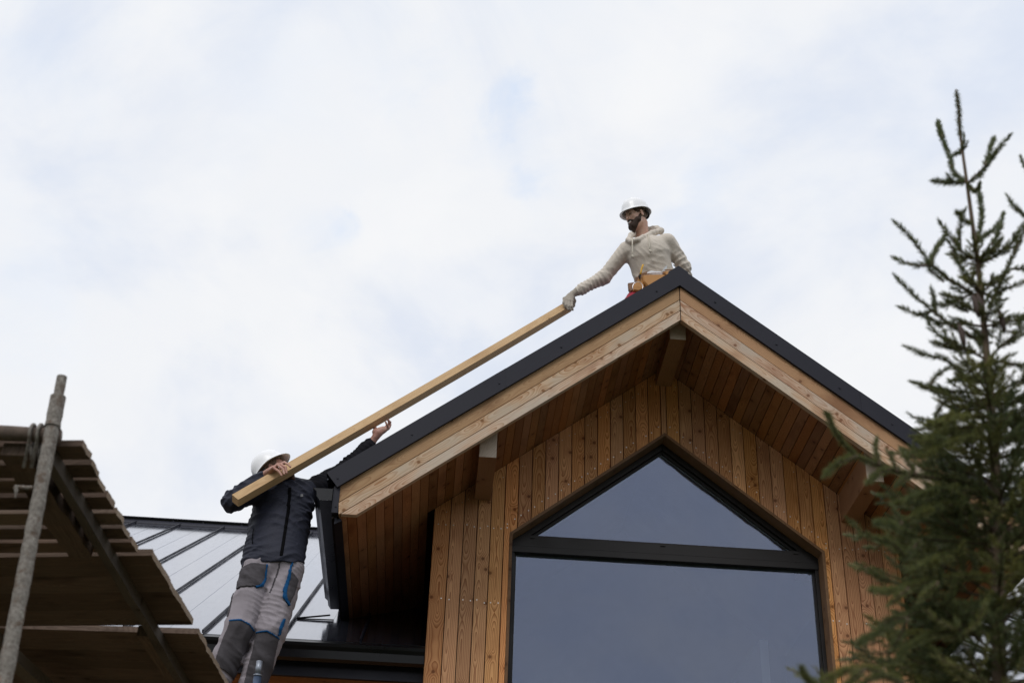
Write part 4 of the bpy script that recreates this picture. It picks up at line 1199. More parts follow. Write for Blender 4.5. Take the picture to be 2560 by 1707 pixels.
def helmet(root, C, A, tilt=0.0):
    ct, st = math.cos(tilt), math.sin(tilt)
    R = A @ np.array([[ct, 0, -st], [0, 1, 0], [st, 0, ct]])
    base = C + A @ np.array([-.008, 0, .052])
    n = 64; rows = []
    prof = [(0.0, 1.0), (.12, .996), (.25, .98), (.40, .94), (.55, .87), (.68, .77), (.79, .64), (.875, .49), (.93, .32), (.97, .15), (1.0, 0.0)]
    V = []; F = []
    def add_row(fn):
        b = len(V)
        for i in range(n):
            a = 2 * math.pi * i / n; V.append(base + R @ np.array(fn(a)))
        rows.append(b)
    H = .138
    for (r, h) in prof:
        if r == 0: add_row(lambda a: (0, 0, H * 1.0 + .004)); continue
        def fn(a, r=r, h=h):
            ridge = .0045 * max(0, 1 - abs(math.sin(a)) * r * .133 / .022) if h > .2 else 0
            c1 = math.sin(a) * r
            rib = .0030 * (math.exp(-((c1 - .33) / .07) ** 2) + math.exp(-((c1 + .33) / .07) ** 2)) * (1 if h > .25 else 0)
            return (math.cos(a) * r * .138, math.sin(a) * r * .116, H * h + ridge + rib)
        add_row(fn)
    def brim(a, t):
        c = math.cos(a)
        wdt = .007 + .030 * max(0, c) ** 2.4 + .006 * max(0, -c) ** 2
        drop = .006 + .010 * max(0, c) + .006 * max(0, -c)
        return (math.cos(a) * (.138 + wdt * t), math.sin(a) * (.116 + .010 * t), -.004 - drop * t)
    for t_ in (0.15, 0.6, 1.0): add_row(lambda a, t_=t_: brim(a, t_))
    add_row(lambda a: tuple(np.array(brim(a, 1.0)) + np.array([0, 0, -.0045])))
    for t_ in (0.6, 0.0): add_row(lambda a, t_=t_: tuple(np.array(brim(a, t_)) * np.array([.985, .985, 1]) + np.array([0, 0, -.006])))
    for (r, h) in prof[::-1][1:]:
        add_row(lambda a, r=r, h=h: (math.cos(a) * r * .132, math.sin(a) * r * .110, H * h * .96 - .003))
    for k in range(len(rows) - 1):
        for i in range(n):
            j = (i + 1) % n
            F.append((rows[k] + i, rows[k + 1] + i, rows[k + 1] + j, rows[k] + j))
    me = D.meshes.new('helmet'); me.from_pydata([tuple(v) for v in V], [], F); me.validate()
    h = link_mesh('helmet', me, MAT['helmet'], root, True)
    m = MB(); pts = []
    for i in range(33):
        a = 2 * math.pi * i / 32; pts.append((math.cos(a) * .113, math.sin(a) * .089, -.002 + .0 * math.cos(a)))
    for i in range(32):
        p, q = np.array(pts[i]), np.array(pts[i + 1])
        m.prism([base + R @ p, base + R @ q, base + R @ (q + [0, 0, .022]), base + R @ (p + [0, 0, .022])], R @ ((p + q) / 2 * [1, 1, 0] * -.03), R @ (q - p))
    m.build('headband', MAT['headband'], h)
    m = MB()
    pts = []
    for i in range(11):
        a = math.pi * (0.62 + 0.76 * i / 10); pts.append(base + R @ np.array([math.cos(a) * .118, math.sin(a) * .094, -.030 - .018 * math.sin((i) / 10 * math.pi)]))
    m.tube(pts, .010, 8); m.build('nape_strap', MAT['black_pad'], h, smooth=True)
    return h

def handmesh(f, wrist, palm_c, knuckles, mids, tips, thumb, rw=.026, palm_r=.024, fr=.0088, k=.006):
    "palm as flattened webs from wrist to every knuckle, fingers as separate chains"
    w_ = np.array(wrist, float)
    for kn in knuckles: f.cone(w_ * .5 + np.array(palm_c) * .5, kn, rw * .62, fr * 1.35, .012)
    f.cone(w_, palm_c, rw, palm_r * .8, .014)
    for i in range(len(knuckles) - 1): f.cone(knuckles[i], knuckles[i + 1], fr * 1.15, fr * 1.15, .008)
    sc = [1.0, 1.06, 1.04, .92]
    for i, (a, b, c) in enumerate(zip(knuckles, mids, tips)):
        f.cone(a, b, fr * 1.08 * sc[i % 4], fr * sc[i % 4], k); f.cone(b, c, fr * sc[i % 4], fr * .78 * sc[i % 4], k * .6)
    f.chain(thumb, [fr * 1.9, fr * 1.3, fr * 1.1, fr * .85][:len(thumb)], .008)

# ------------------------------------------------------------------ worker on the ridge (oatmeal hoodie)
pr_ = lambda u, v, Y: at(u, v, Y)
shR = pr_(1566, 624, 0.02); shL = pr_(1670, 605, -0.01); elR = pr_(1511, 692, 0.12); wrR = pr_(1441, 730, 0.13)
elL = pr_(1709, 668, 0.09); wrL = pr_(1719, 722, 0.18)
nk = pr_(1604, 590, 0.03); hd = pr_(1592, 543, -0.03); pel = pr_(1636, 715, 0.08)
root = empty('person', (pel[0], pel[1], Z1 - 0.1 * T), 'worker in white hard hat and oatmeal hoodie leaning over the ridge to grip the timber', 'person')
AH = frame((-0.88, -0.40, -0.36), roll=math.radians(0))
f = Field(np.minimum.reduce([shR, wrR, pel]) - [0.18, 0.30, 0.75], np.maximum.reduce([shL, hd, elL]) + [0.35, 0.55, 0.2], 0.0048)
head_prims(f, hd, AH)
nb0 = hd + AH @ np.array([-.030, 0, -.065])
f.cone(nb0, nk + np.array([0.01, 0.03, -0.03]), .056, .062, .02)
chest = (shR + shL) / 2 + np.array([0, .02, -.12])
f.cone(shR, shL, .055, .055, .03); f.cone(chest, pel, .135, .12, .04, flat=((0.1, 1, 0), .72))
f.chain([shR, elR, wrR], [.045, .038, .026], .02); f.chain([shL, elL, wrL], [.045, .038, .026], .02)
tipb = TB - tdir * 0.02
# gripping hand (gloved)
hc = pr_(1422, 741, 0.12)
kn = [pr_(1411, 747, 0.095), pr_(1416, 750, 0.085), pr_(1422, 752, 0.08), pr_(1429, 753, 0.085)]
md = [pr_(1409, 757, 0.065), pr_(1416, 763, 0.055), pr_(1423, 766, 0.05), pr_(1430, 766, 0.055)]
tp = [pr_(1414, 768, 0.07), pr_(1421, 774, 0.06), pr_(1427, 776, 0.06), pr_(1432, 775, 0.065)]
th = [pr_(1430, 741, 0.13), pr_(1436, 752, 0.15), pr_(1434, 764, 0.17), pr_(1428, 771, 0.18)]
handmesh(f, wrR, hc, kn, md, tp, th, fr=.0085)
# left hand resting on the roof
lh = wrL + np.array([.02, -.01, -.05])
kn2 = [lh + np.array([-.03 + .02 * i, -.02, -.035]) for i in range(4)]
handmesh(f, wrL, lh, kn2, [q + np.array([0, -.035, -.012]) for q in kn2], [q + np.array([0, -.06, -.03]) for q in kn2], [lh + np.array([-.035, 0, -.01]), lh + np.array([-.05, -.03, -.03])])
# legs under the trousers, kneeling astride the ridge
hR = pel + np.array([-.09, .02, -.06]); hL = pel + np.array([.09, .04, -.06])
kR = pr_(1561, 787, -.13); aR = np.array([kR[0] - .03, .06, Z1 + (kR[0] - .03) * T + .10])
kL = np.array([.33, .0, Z1 - .33 * T + .085]); aL = np.array([.36, .42, Z1 - .36 * T + .075])
f.chain([hR, kR, aR], [.065, .045, .035], .02); f.chain([hL, kL, aL], [.065, .045, .035], .02)
V, F = f.mesh(); mesh_np('body', V, F, MAT['skin_pale'], root)
head_parts(root, hd, AH, MAT['beard_dark'], MAT['hair_short'], .035, True)
helmet(root, hd, AH, tilt=math.radians(4))
# glove
f = Field(hc - 0.19, hc + 0.19, 0.0036)
handmesh(f, wrR + (hc - wrR) * .1, hc, kn, md, tp, th, rw=.031, palm_r=.03, fr=.0118, k=.007)
f.cone(wrR, wrR + (hc - wrR) * .35, .033, .030, .008)
f.wrinkle(.0012, [((1, .2, .5), 160, 1), ((.2, 1, .3), 140, 1)], 5)
V, F = f.mesh(); mesh_np('work_glove', V, F, MAT['glove'], root)
# hoodie
f = Field(np.minimum.reduce([shR, wrR, pel]) - [0.12, 0.28, 0.12], np.maximum.reduce([shL, nk, elL]) + [0.2, 0.40, 0.16], 0.0055)
fl = ((0.06, 1, 0.05), .68)
belly = pel + np.array([-.01, .0, .10])
f.cone(chest + np.array([0.01, 0, .02]), belly + np.array([.012, 0, 0]), .196, .176, .05, flat=fl)
f.cone(shR + np.array([.03, 0, -.01]), shL + np.array([-.03, 0, -.01]), .073, .073, .04)
f.ell(chest + np.array([0, -.02, .06]), (.19, .115, .12), None, .05)
f.cone(belly + np.array([0, 0, -.01]), belly + np.array([.0, 0, -.075]), .168, .158, .015, flat=fl)
f.cone(chest + np.array([.10, 0, -.04]), belly + np.array([.115, 0, 0]), .085, .082, .03)
# hood lying round the neck
hood = [pr_(1570, 600, -.07), pr_(1578, 588, -.03), pr_(1592, 583, .10), pr_(1618, 578, .14), pr_(1640, 577, .10), pr_(1652, 577, .03), pr_(1630, 583, -.03), pr_(1608, 594, -.085), pr_(1594, 600, -.105)]
f.chain(hood, [.020, .024, .034, .040, .036, .028, .025, .024, .020], .016)
f.chain([pr_(1594, 600, -.105), pr_(1580, 603, -.10), pr_(1570, 600, -.07)], [.022, .022, .02], .015)
f.cone(nk + np.array([0, 0, .02]), nk + np.array([-.0, -.01, .2]), .052, .060, .006, op='s')
f.cut(belly + np.array([0, 0, -.085]), (0, 0, -1))
f.chain([shR, elR], [.073, .060], .03); f.chain([elR, elR + (wrR - elR) * .8, wrR], [.063, .045, .034], .02)
f.chain([shL, elL], [.074, .062], .03); f.chain([elL, elL + (wrL - elL) * .8, wrL], [.063, .050, .040], .02)
ca = (wrR - elR) / np.linalg.norm(wrR - elR)
def mk(P): return np.clip(1.0 - 0.0 * P[:, 0], 0, 1)
f.wrinkle(.0065, [((.35, .1, 1), 34, .7), ((-.8, 0, 1), 40, .5), (tuple(ca), 120, .7)], 14)
f.wrinkle(.0030, [((.2, .1, 1), 130, 1), ((1, 0, .5), 110, .8)], 12)
f.wrinkle(.0042, [(tuple(ca), 170, 1), ((ca[0], .5, ca[2] + .3), 130, .7)], 15, mask=lambda P: np.clip((elR[0] + .06 - P[:, 0]) / .08, 0, 1) * .9)
la_ = (elL - shL) / np.linalg.norm(elL - shL)
f.wrinkle(.0040, [(tuple(la_), 120, 1)], 16, mask=lambda P: np.clip((P[:, 0] - shL[0] - .02) / .05, 0, 1))
V, F = f.mesh(); N = vnormals(V, F)
hz = mesh_np('hoodie', V, F, MAT['hoodie'], root)
for (pts) in ([(1580.5, 596, -.135), (1581, 612, -.15), (1581.5, 628, -.15), (1581.5, 640, -.15)], [(1621, 586, -.09), (1622.5, 600, -.135), (1623.5, 615, -.15), (1625.5, 627, -.15)]):
    q = [pr_(*p) for p in pts]
    m = MB(); m.tube(q, [.0065, .006, .006, .006], 8); e = q[-1]
    m.tube([e + np.array([-.004, 0, .012]), e, e + np.array([.004, 0, -.012]), e + np.array([-.002, 0, -.022])], [.006, .011, .010, .004], 8)
    m.tube([e + np.array([-.012, 0, .0]), e + np.array([.012, 0, -.006])], [.007, .006], 8)
    m.build('drawstring', MAT['string'], hz, smooth=True)
# ribbed hem and cuff
f = Field(belly - [.25, .25, .14], belly + [.25, .25, .02], 0.0055)
f.cone(belly + np.array([0, 0, -.045]), belly + np.array([.0, 0, -.085]), .163, .158, .0, flat=fl); f.cut(belly + np.array([0, 0, -.05]), (0, 0, 1)); f.cut(belly + np.array([0, 0, -.102]), (0, 0, -1))
V, F = f.mesh(); mesh_np('waistband', V, F, MAT['rib'], hz)
c0 = elR + (wrR - elR) * .84; m = MB(); m.tube([c0, c0 + ca * .02, wrR + ca * .006], [.0425, .040, .0365], 18); m.build('cuff', MAT['rib'], hz, smooth=True)
# red trousers
f = Field(np.minimum.reduce([kR, aR, kL]) - 0.16, np.maximum.reduce([hL, aL, hR]) + 0.2, 0.007)
f.cone(hR, hL, .105, .105, .03); f.cone(pel + np.array([0, 0, .03]), pel + np.array([0, .02, -.05]), .15, .15, .03, flat=fl)
f.chain([hR, kR], [.105, .080], .03); f.chain([kR, aR], [.078, .060], .01); f.chain([hL, kL], [.105, .080], .03); f.chain([kL, aL], [.078, .060], .01)
f.cut(pel + np.array([0, 0, .045]), (0, 0, 1))
f.wrinkle(.006, [((.3, .2, 1), 60, .8), ((1, 0, .6), 70, .6)], 21)
V, F = f.mesh(); mesh_np('trousers', V, F, MAT['red_cloth'], root)
for a_ in (aR, aL):
    f = Field(a_ - .2, a_ + .32, .008)
    f.cone(a_, a_ + np.array([0, .06, .0]), .052, .055, .02); f.cone(a_ + np.array([0, .07, -.01]), a_ + np.array([0, .11, -.01]), .045, .048, .02)
    f.cone(a_ + np.array([0, .10, .02]), a_ + np.array([0, .11, -.03]), .045, .04, .02)
    V, F = f.mesh(); mesh_np('boot', V, F, MAT['boot'], root)
# tool belt
bc = pel + np.array([-.005, 0, .035])
m = MB(); pts = []
NB = 40
for i in range(NB + 1):
    a = 2 * math.pi * i / NB; pts.append(bc + np.array([math.cos(a) * .168, math.sin(a) * .118, -.012 * math.sin(a)]))
for i in range(NB):
    p, q = pts[i], pts[i + 1]; o = (p + q) / 2 - bc; o[2] = 0; o = o / np.linalg.norm(o) * .006
    m.prism([p - [0, 0, .028], q - [0, 0, .028], q + [0, 0, .028], p + [0, 0, .028]], o, q - p)
belt = m.build('tool_belt', MAT['leather_dark'], root, smooth=False)
def pouch(outline, Yf, depth, lip, mt='leather', name='pouch'):
    P3 = [pr_(u, v, Yf) for u, v in outline]
    c = sum(P3) / len(P3)
    n = len(P3); V = []; rows = []
    for (s_, dy) in ((0.86, 0.0), (0.97, .012), (1.0, .03), (1.0, depth)):
        rows.append(len(V)); V += [tuple(c + (p - c) * s_ + np.array([0, dy, 0])) for p in P3]
    F = [tuple(range(n))[::-1], tuple(rows[3] + i for i in range(n))]
    for k in range(3):
        for i in range(n):
            j = (i + 1) % n; F.append((rows[k] + i, rows[k] + j, rows[k + 1] + j, rows[k + 1] + i))
    me = D.meshes.new(name); me.from_pydata(V, [], F)
    import bmesh
    b_ = bmesh.new(); b_.from_mesh(me); bmesh.ops.recalc_face_normals(b_, faces=b_.faces); b_.to_mesh(me); b_.free()
    o = link_mesh(name, me, MAT[mt], belt, False)
    if lip:
        m = MB(); q = [pr_(u, v, Yf + .01) + np.array([0, -.008, 0]) for u, v in lip]; m.tube(q, .0045, 8); m.build('pouch_binding', MAT['stitch'], o, smooth=True)
    return o
z2 = lambda x, y: (1380 + x * .2041, 460 + y * .2041)
YB = -0.115
pouch([z2(1104, 1108), z2(1180, 1104), z2(1385, 1098), z2(1398, 1130), z2(1360, 1240), z2(1290, 1290), z2(1180, 1262), z2(1120, 1190)], YB - .02, .08, [z2(1104, 1110), z2(1250, 1101), z2(1385, 1100), z2(1395, 1125)])
pouch([z2(1378, 1060), z2(1520, 1052), z2(1530, 1130), z2(1450, 1200), z2(1392, 1110)], YB + .0, .06, [z2(1378, 1062), z2(1520, 1054)])
pouch([z2(1062, 1150), z2(1105, 1130), z2(1125, 1200), z2(1140, 1270), z2(1060, 1310), z2(995, 1300), z2(1000, 1230)], YB + .012, .02, None)
pouch([z2(932, 1205), z2(1010, 1195), z2(1000, 1290), z2(965, 1318), z2(940, 1290)], YB + .045, .03, None, 'leather_dark', 'belt_loop')
m = MB(); q = []
for i in range(21):
    a = math.pi * (1.15 - 1.35 * i / 20); q.append(pr_(*z2(1050 + 62 * math.cos(a), 1262 - 62 * math.sin(a)), YB - .02))
m.tube(q, .0028, 8); m.build('hammer_ring', MAT['chrome'], belt, smooth=True)
m = MB(); m.tube([pr_(*z2(1068, 1140), YB), pr_(*z2(1075, 1118), YB - .004)], .009, 10); m.build('holster', MAT['black_pad'], belt, smooth=True)
# yellow-handled tool, trowel and papers in the pouches
t1 = empty('hand_tool', pr_(*z2(1090, 1130), YB), 'yellow-handled tool standing upright in the left pouch of the tool belt', 'hand tool')
m = MB(); m.tube([pr_(*z2(1084, 1108), YB - .004), pr_(*z2(1090, 1080), YB - .008), pr_(*z2(1098, 1040), YB - .012), pr_(*z2(1110, 1005), YB - .016), pr_(*z2(1116, 988), YB - .018)], [.0085, .0075, .0085, .009, .0075], 12); m.build('handle', MAT['yellow'], t1, smooth=True)
m = MB(); m.tube([pr_(*z2(1072, 1160), YB - .002), pr_(*z2(1084, 1108), YB - .004)], .006, 10); m.build('shank', MAT['black_pad'], t1, smooth=True)
t2 = empty('trowel', pr_(*z2(1370, 1080), YB), 'grey steel trowel blade sticking out behind the large tan pouch', 'trowel')
m = MB(); P3 = [pr_(*z2(*q), YB + .045) for q in ((1345, 1075), (1375, 1020), (1412, 992), (1410, 1025), (1385, 1075))]
m.prism(P3, (0, .003, 0), (0, 0, 1)); m.build('blade', MAT['steel'], t2)
m = MB(); m.tube([pr_(*z2(1368, 1072), YB + .046), pr_(*z2(1372, 1110), YB + .046)], .008, 8); m.build('handle', MAT['leather_dark'], t2, smooth=True)
m = MB(); P3 = [pr_(*z2(*q), YB + .02) for q in ((1162, 1108), (1168, 1078), (1215, 1060), (1260, 1068), (1330, 1072), (1356, 1085), (1352, 1108))]
m.prism(P3, (0, .012, 0), (1, 0, 0)); o = m.build('folded_paper', MAT['paper'])
tag(o, 'crumpled white paper tucked into the large tan pouch', 'paper')
m = MB(); m.tube([pr_(*z2(1462, 950), YB - .02), pr_(*z2(1495, 985), YB - .03), pr_(*z2(1500, 1003), YB - .03)], .003, 6)
o = m.build('pencil_clip', MAT['chrome'], belt, smooth=True)

# ------------------------------------------------------------------ worker on the left (navy jacket)
hd = pr_(685, 1180, -.62); nk = pr_(696, 1216, -.58)
shR = pr_(655, 1217, -.55); shL = pr_(772, 1226, -.53); elR = pr_(583, 1249, -.70); wrR = pr_(658, 1188, -.74)
elL = pr_(858, 1175, -.46); wrL = pr_(931, 1103, -.47)
hR = pr_(650, 1425, -.62); hL = pr_(718, 1428, -.60); kR = pr_(598, 1572, -.69); kL = pr_(678, 1577, -.67)
aR = pr_(540, 1710, -.64); aL = pr_(626, 1722, -.60)
pel = (hR + hL) / 2 + np.array([0, 0, .06])
SOLE = 2.98
root = empty('person', (pel[0], pel[1], SOLE), 'bearded worker in white hard hat and navy jacket shouldering the lower end of the timber', 'person')
AH = frame((0.80, -0.13, 0.58), roll=0.0)
f = Field(np.minimum.reduce([elR, kR, aR, [0, 0, SOLE]]) - [0.12, 0.32, 0.02], np.maximum.reduce([wrL, hd]) + [0.22, 0.30, 0.16], 0.0048)
head_prims(f, hd, AH)
f.cone(hd + AH @ np.array([-.035, 0, -.055]), nk + np.array([0, .02, -.03]), .058, .064, .02)
chest = (shR + shL) / 2 + np.array([0, .02, -.14])
f.cone(shR, shL, .055, .055, .03); f.cone(chest, pel, .14, .13, .04, flat=((0.1, 1, 0), .72))
f.chain([shR, elR, wrR], [.045, .038, .027], .02); f.chain([shL, elL, wrL], [.045, .038, .027], .02)
z7 = lambda x, y: (600 + x * .12755, 1090 + y * .12755)
palm = pr_(*z7(640, 640), -.80)
kn = [pr_(*z7(655, 618), -.845), pr_(*z7(735, 565), -.84), pr_(*z7(795, 555), -.83), pr_(*z7(870, 520), -.82)]
md = [pr_(*z7(765, 690), -.885), pr_(*z7(840, 640), -.88), pr_(*z7(895, 610), -.87), pr_(*z7(935, 545), -.86)]
tp = [pr_(*z7(818, 775), -.895), pr_(*z7(868, 745), -.89), pr_(*z7(915, 722), -.88), pr_(*z7(988, 600), -.875)]
handmesh(f, wrR, palm, kn, md, tp, [pr_(*z7(660, 650), -.79), pr_(*z7(760, 650), -.76), pr_(*z7(850, 640), -.745)], fr=.0095, k=.004)
z8 = lambda x, y: (860 + x * .10204, 1000 + y * .10204)
palm = pr_(*z8(850, 800), -.50)
kn = [pr_(*z8(1085, 690), -.52), pr_(*z8(1105, 650), -.505), pr_(*z8(1120, 610), -.49), pr_(*z8(1120, 575), -.47)]
md = [pr_(*z8(1055, 605), -.545), pr_(*z8(1105, 520), -.535), pr_(*z8(1140, 475), -.515), pr_(*z8(1165, 450), -.49)]
tp = [pr_(*z8(1020, 535), -.555), pr_(*z8(1055, 450), -.55), pr_(*z8(1105, 395), -.53), pr_(*z8(1150, 388), -.505)]
handmesh(f, wrL, palm, kn, md, tp, [pr_(*z8(770, 720), -.47), pr_(*z8(745, 650), -.45), pr_(*z8(790, 600), -.44), pr_(*z8(835, 560), -.44)], rw=.028, palm_r=.034, fr=.0092, k=.004)
f.cone(pr_(*z8(770, 780), -.49), pr_(*z8(960, 720), -.50), .026, .026, .015)
f.chain([hR, kR, aR], [.075, .050, .038], .02); f.chain([hL, kL, aL], [.075, .050, .038], .02)
for a_ in (aR, aL):
    f.cone(a_, [a_[0], a_[1] + .02, SOLE + .045], .036, .036, .02); f.cone([a_[0], a_[1] + .02, SOLE + .04], [a_[0] + .02, a_[1] - .15, SOLE + .035], .036, .032, .02)
V, F = f.mesh(); mesh_np('body', V, F, MAT['skin_ruddy'], root)
head_parts(root, hd, AH, MAT['beard_red'], MAT['hair_short'], .022, False)
helmet(root, hd, AH, tilt=math.radians(9))
# ear defender / dark hair at the nape
f = Field(hd - .2, hd + .2, .005)
P_ = lambda x, y, z: hd + AH @ np.array([x, y, z])
f.ell(P_(-.085, 0, -.03), (.035, .07, .06), AH, 0); V, F = f.mesh(); mesh_np('nape_padding', V, F, MAT['black_pad'], root)
# ring
kd = (md[1] - kn[1])
zr_ = [pr_(*z7(748, 590), -.858), pr_(*z7(760, 605), -.864), pr_(*z7(778, 606), -.862), pr_(*z7(786, 592), -.856)]
m = MB(); m.tube(zr_, .0022, 6); m.build('finger_ring', MAT['chrome'], root, smooth=True)
# jacket
fl = ((0.10, 1, 0.0), .64)
f = Field(np.minimum.reduce([elR, hR]) - [0.12, 0.22, 0.10], np.maximum.reduce([wrL, nk]) + [0.06, 0.30, 0.14], 0.0055)
belly = pel + np.array([-.012, .0, .0])
f.cone(chest + np.array([0, 0, .02]), belly, .220, .224, .05, flat=fl)
f.ell(chest + np.array([0, -.02, .05]), (.21, .13, .14), None, .05)
f.cone(shR + np.array([.035, 0, -.02]), shL + np.array([-.035, 0, -.02]), .078, .078, .05)
f.chain([shR, elR + np.array([0, 0, -.01])], [.095, .074], .03); f.chain([elR + np.array([0, 0, -.01]), elR + (wrR - elR) * .75], [.074, .054], .02); f.cone(elR + (wrR - elR) * .7, wrR - (wrR - elR) * .06, .050, .040, .01)
f.chain([shL, elL], [.078, .062], .03); f.chain([elL, elL + (wrL - elL) * .90], [.060, .044], .02)
f.cone(nk + np.array([.0, .0, -.03]), nk + np.array([.014, -.012, .050]), .078, .072, .02)
f.cone(nk + np.array([.012, -.01, .04]), nk + np.array([.02, -.02, .2]), .052, .060, .004, op='s')
f.cut(belly + np.array([0, 0, -.015]), (0.12, 0.25, -1))
f.wrinkle(.0100, [((.5, .2, 1), 66, .8), ((-.6, 0, 1), 80, .7), ((1, .3, .4), 50, .5)], 31)
f.wrinkle(.0045, [((.35, .1, 1), 170, 1), ((-.6, 0, 1), 140, .8)], 32)
V, F = f.mesh(); N = vnormals(V, F)
mid = V[F].mean(1)
mi = np.zeros(len(F), int)
# the sleeves are black fleece, the vest-like body navy
ax = (elR - shR); mi[((mid - shR - ax * .35) @ ax > 0) & (mid[:, 0] < shR[0] + .02) & (mid[:, 2] > belly[2] + .3)] = 0
ax2 = (elL - shL) / np.linalg.norm(elL - shL); mi[((mid - shL - ax2 * .03) @ ax2 > 0) & (mid[:, 2] > shL[2] - .1)] = 1
jk = mesh_np('jacket', V, F, [MAT['jacket'], MAT['jacket_black']], root, mi=mi)
zc = [(724, 1212), (722, 1240), (719, 1280), (713, 1320), (709, 1350), (704, 1393)]
poly = []
for u, v in zc: p = pr_(u - 3.8, v, -.72); poly.append((p[0], p[2]))
for u, v in zc[::-1]: p = pr_(u + 3.8, v, -.72); poly.append((p[0], p[2]))
r_ = patch(V, F, N, poly, .004)
if r_: mesh_np('zip', r_[0], r_[1], MAT['zip'], jk, smooth=False)
p = [pr_(*z7(*q), -.70) for q in ((1180, 1130), (1235, 1130), (1235, 1185), (1180, 1185))]
def onsurf(u, v, lift=.003):
    "first jacket vertex along the pixel ray"
    d = raydir(u, v); w_ = V - CAM; t_ = w_ @ d; dist = np.linalg.norm(w_ - t_[:, None] * d, axis=1)
    k = np.where(dist < .008)[0]
    if len(k) == 0: return None
    return CAM + d * (t_[k].min() - lift)
p = [onsurf(*z7(*q)) for q in ((1185, 1132), (1235, 1130), (1237, 1182), (1187, 1185))]
if all(q is not None for q in p):
    m = MB(); m.prism(p, (0, .004, 0), (0, 0, 1)); m.build('badge', MAT['badge'], jk)
q = [onsurf(*a, lift=.001) for a in ((634, 1320), (632, 1333), (630, 1346), (631, 1358))]
if all(x is not None for x in q):
    m = MB(); m.tube(q, .0035, 6); m.build('pocket_zip', MAT['zip'], jk, smooth=True)
# knit cuffs
m = MB(); c_ = (wrR - elR) / np.linalg.norm(wrR - elR); m.tube([wrR - c_ * .03, wrR + c_ * .004], [.036, .033], 16); m.build('cuff', MAT['cuff'], root, smooth=True)
m = MB(); c_ = (wrL - elL) / np.linalg.norm(wrL - elL); m.tube([wrL - c_ * .04, wrL - c_ * .012], [.037, .036], 16); m.build('cuff', MAT['cuff'], root, smooth=True)
# trousers
f = Field(np.minimum.reduce([kR, aR, [0, 0, SOLE]]) - [0.14, 0.15, -0.03], np.maximum.reduce([hL, hR]) + [0.2, 0.25, 0.22], 0.0055)
f.cone(hR + np.array([.01, 0, .03]), hL + np.array([-.01, 0, .03]), .125, .125, .03, flat=((0, 1, 0), .9)); f.cone(pel + np.array([0, 0, .05]), pel, .17, .19, .03, flat=((0, 1, 0), .62)); f.cut(pel + np.array([0, 0, .075]), (0, 0, 1))
f.chain([hR, hR + (kR - hR) * .5, kR, kR + (aR - kR) * .5, aR], [.118, .112, .102, .096, .092], .02, )
f.chain([hL, hL + (kL - hL) * .5, kL, kL + (aL - kL) * .5, aL], [.118, .110, .100, .096, .092], .02)
f.cut(np.array([0, 0, SOLE + .06]), (0, 0, -1))
gp = (hR + hL) / 2 + np.array([.0, -.12, -.12])
f.wrinkle(.0075, [((.95, .1, .35), 42, .9), ((-.9, .2, .6), 46, .7), ((.2, 0, 1), 75, .35)], 43)
f.wrinkle(.003, [((.3, 0, 1), 150, .8), ((1, 0, .3), 120, .8)], 42)
V, F = f.mesh(); N = vnormals(V, F)
tr = mesh_np('trousers', V, F, MAT['trousers'], root)
z5 = lambda x, y: (300 + x * .27237, 1280 + y * .27237)
def P2(pts, Y): 
    r = []
    for x, y in pts:
        p = pr_(*z5(x, y), Y); r.append((p[0], p[2]))
    return r
def lay(name, pts, Y, off, mt):
    r = patch(V, F, N, P2(pts, Y), off)
    if r is not None: mesh_np(name, r[0], r[1], MAT[mt], tr)
lay('thigh_pocket', [(1100, 490), (1210, 472), (1345, 484), (1325, 600), (1300, 670), (1245, 695), (1075, 705), (1085, 620)], -.73, .011, 'patch')
lay('blue_piping', [(1345, 484), (1357, 486), (1338, 605), (1312, 682), (1250, 708), (1245, 693), (1297, 668), (1322, 600)], -.73, .013, 'blue')
lay('knee_patch', [(1010, 992), (1110, 998), (1180, 1025), (1215, 1060), (1180, 1130), (1110, 1290), (1030, 1465), (860, 1380), (900, 1260), (950, 1130), (985, 1060)], -.79, .007, 'patch')
lay('blue_piping', [(1005, 984), (1110, 989), (1185, 1017), (1218, 1052), (1214, 1062), (1178, 1028), (1110, 1000), (1008, 996)], -.79, .010, 'blue')
lay('knee_patch', [(1250, 1085), (1350, 1092), (1450, 1142), (1420, 1240), (1360, 1480), (1330, 1640), (1130, 1540), (1170, 1390), (1215, 1250)], -.77, .007, 'patch')
lay('blue_piping', [(1250, 1075), (1350, 1083), (1452, 1134), (1450, 1146), (1350, 1095), (1250, 1088)], -.77, .010, 'blue')
lay('side_pocket', [(1578, 560), (1630, 610), (1590, 760), (1550, 862), (1522, 830), (1520, 745), (1545, 650)], -.70, .009, 'patch')
lay('blue_piping', [(1575, 470), (1588, 470), (1562, 620), (1530, 740), (1532, 800), (1560, 862), (1545, 868), (1500, 805), (1500, 730), (1535, 620)], -.70, .011, 'blue')
lay('blue_piping', [(1500, 990), (1515, 985), (1470, 1130), (1452, 1140), (1470, 1060)], -.72, .011, 'blue')
lay('blue_piping', [(1010, 700), (1040, 620), (1078, 560), (1085, 590), (1050, 680), (1040, 715)], -.62, .012, 'blue')
lay('leg_seam', [(1035, 740), (1045, 745), (1025, 860), (1015, 950), (1000, 990), (990, 985), (1005, 930), (1015, 830)], -.68, .005, 'patch')
lay('fly_seam', [(1465, 440), (1478, 440), (1440, 580), (1380, 740), (1370, 735), (1425, 580)], -.74, .003, 'patch')
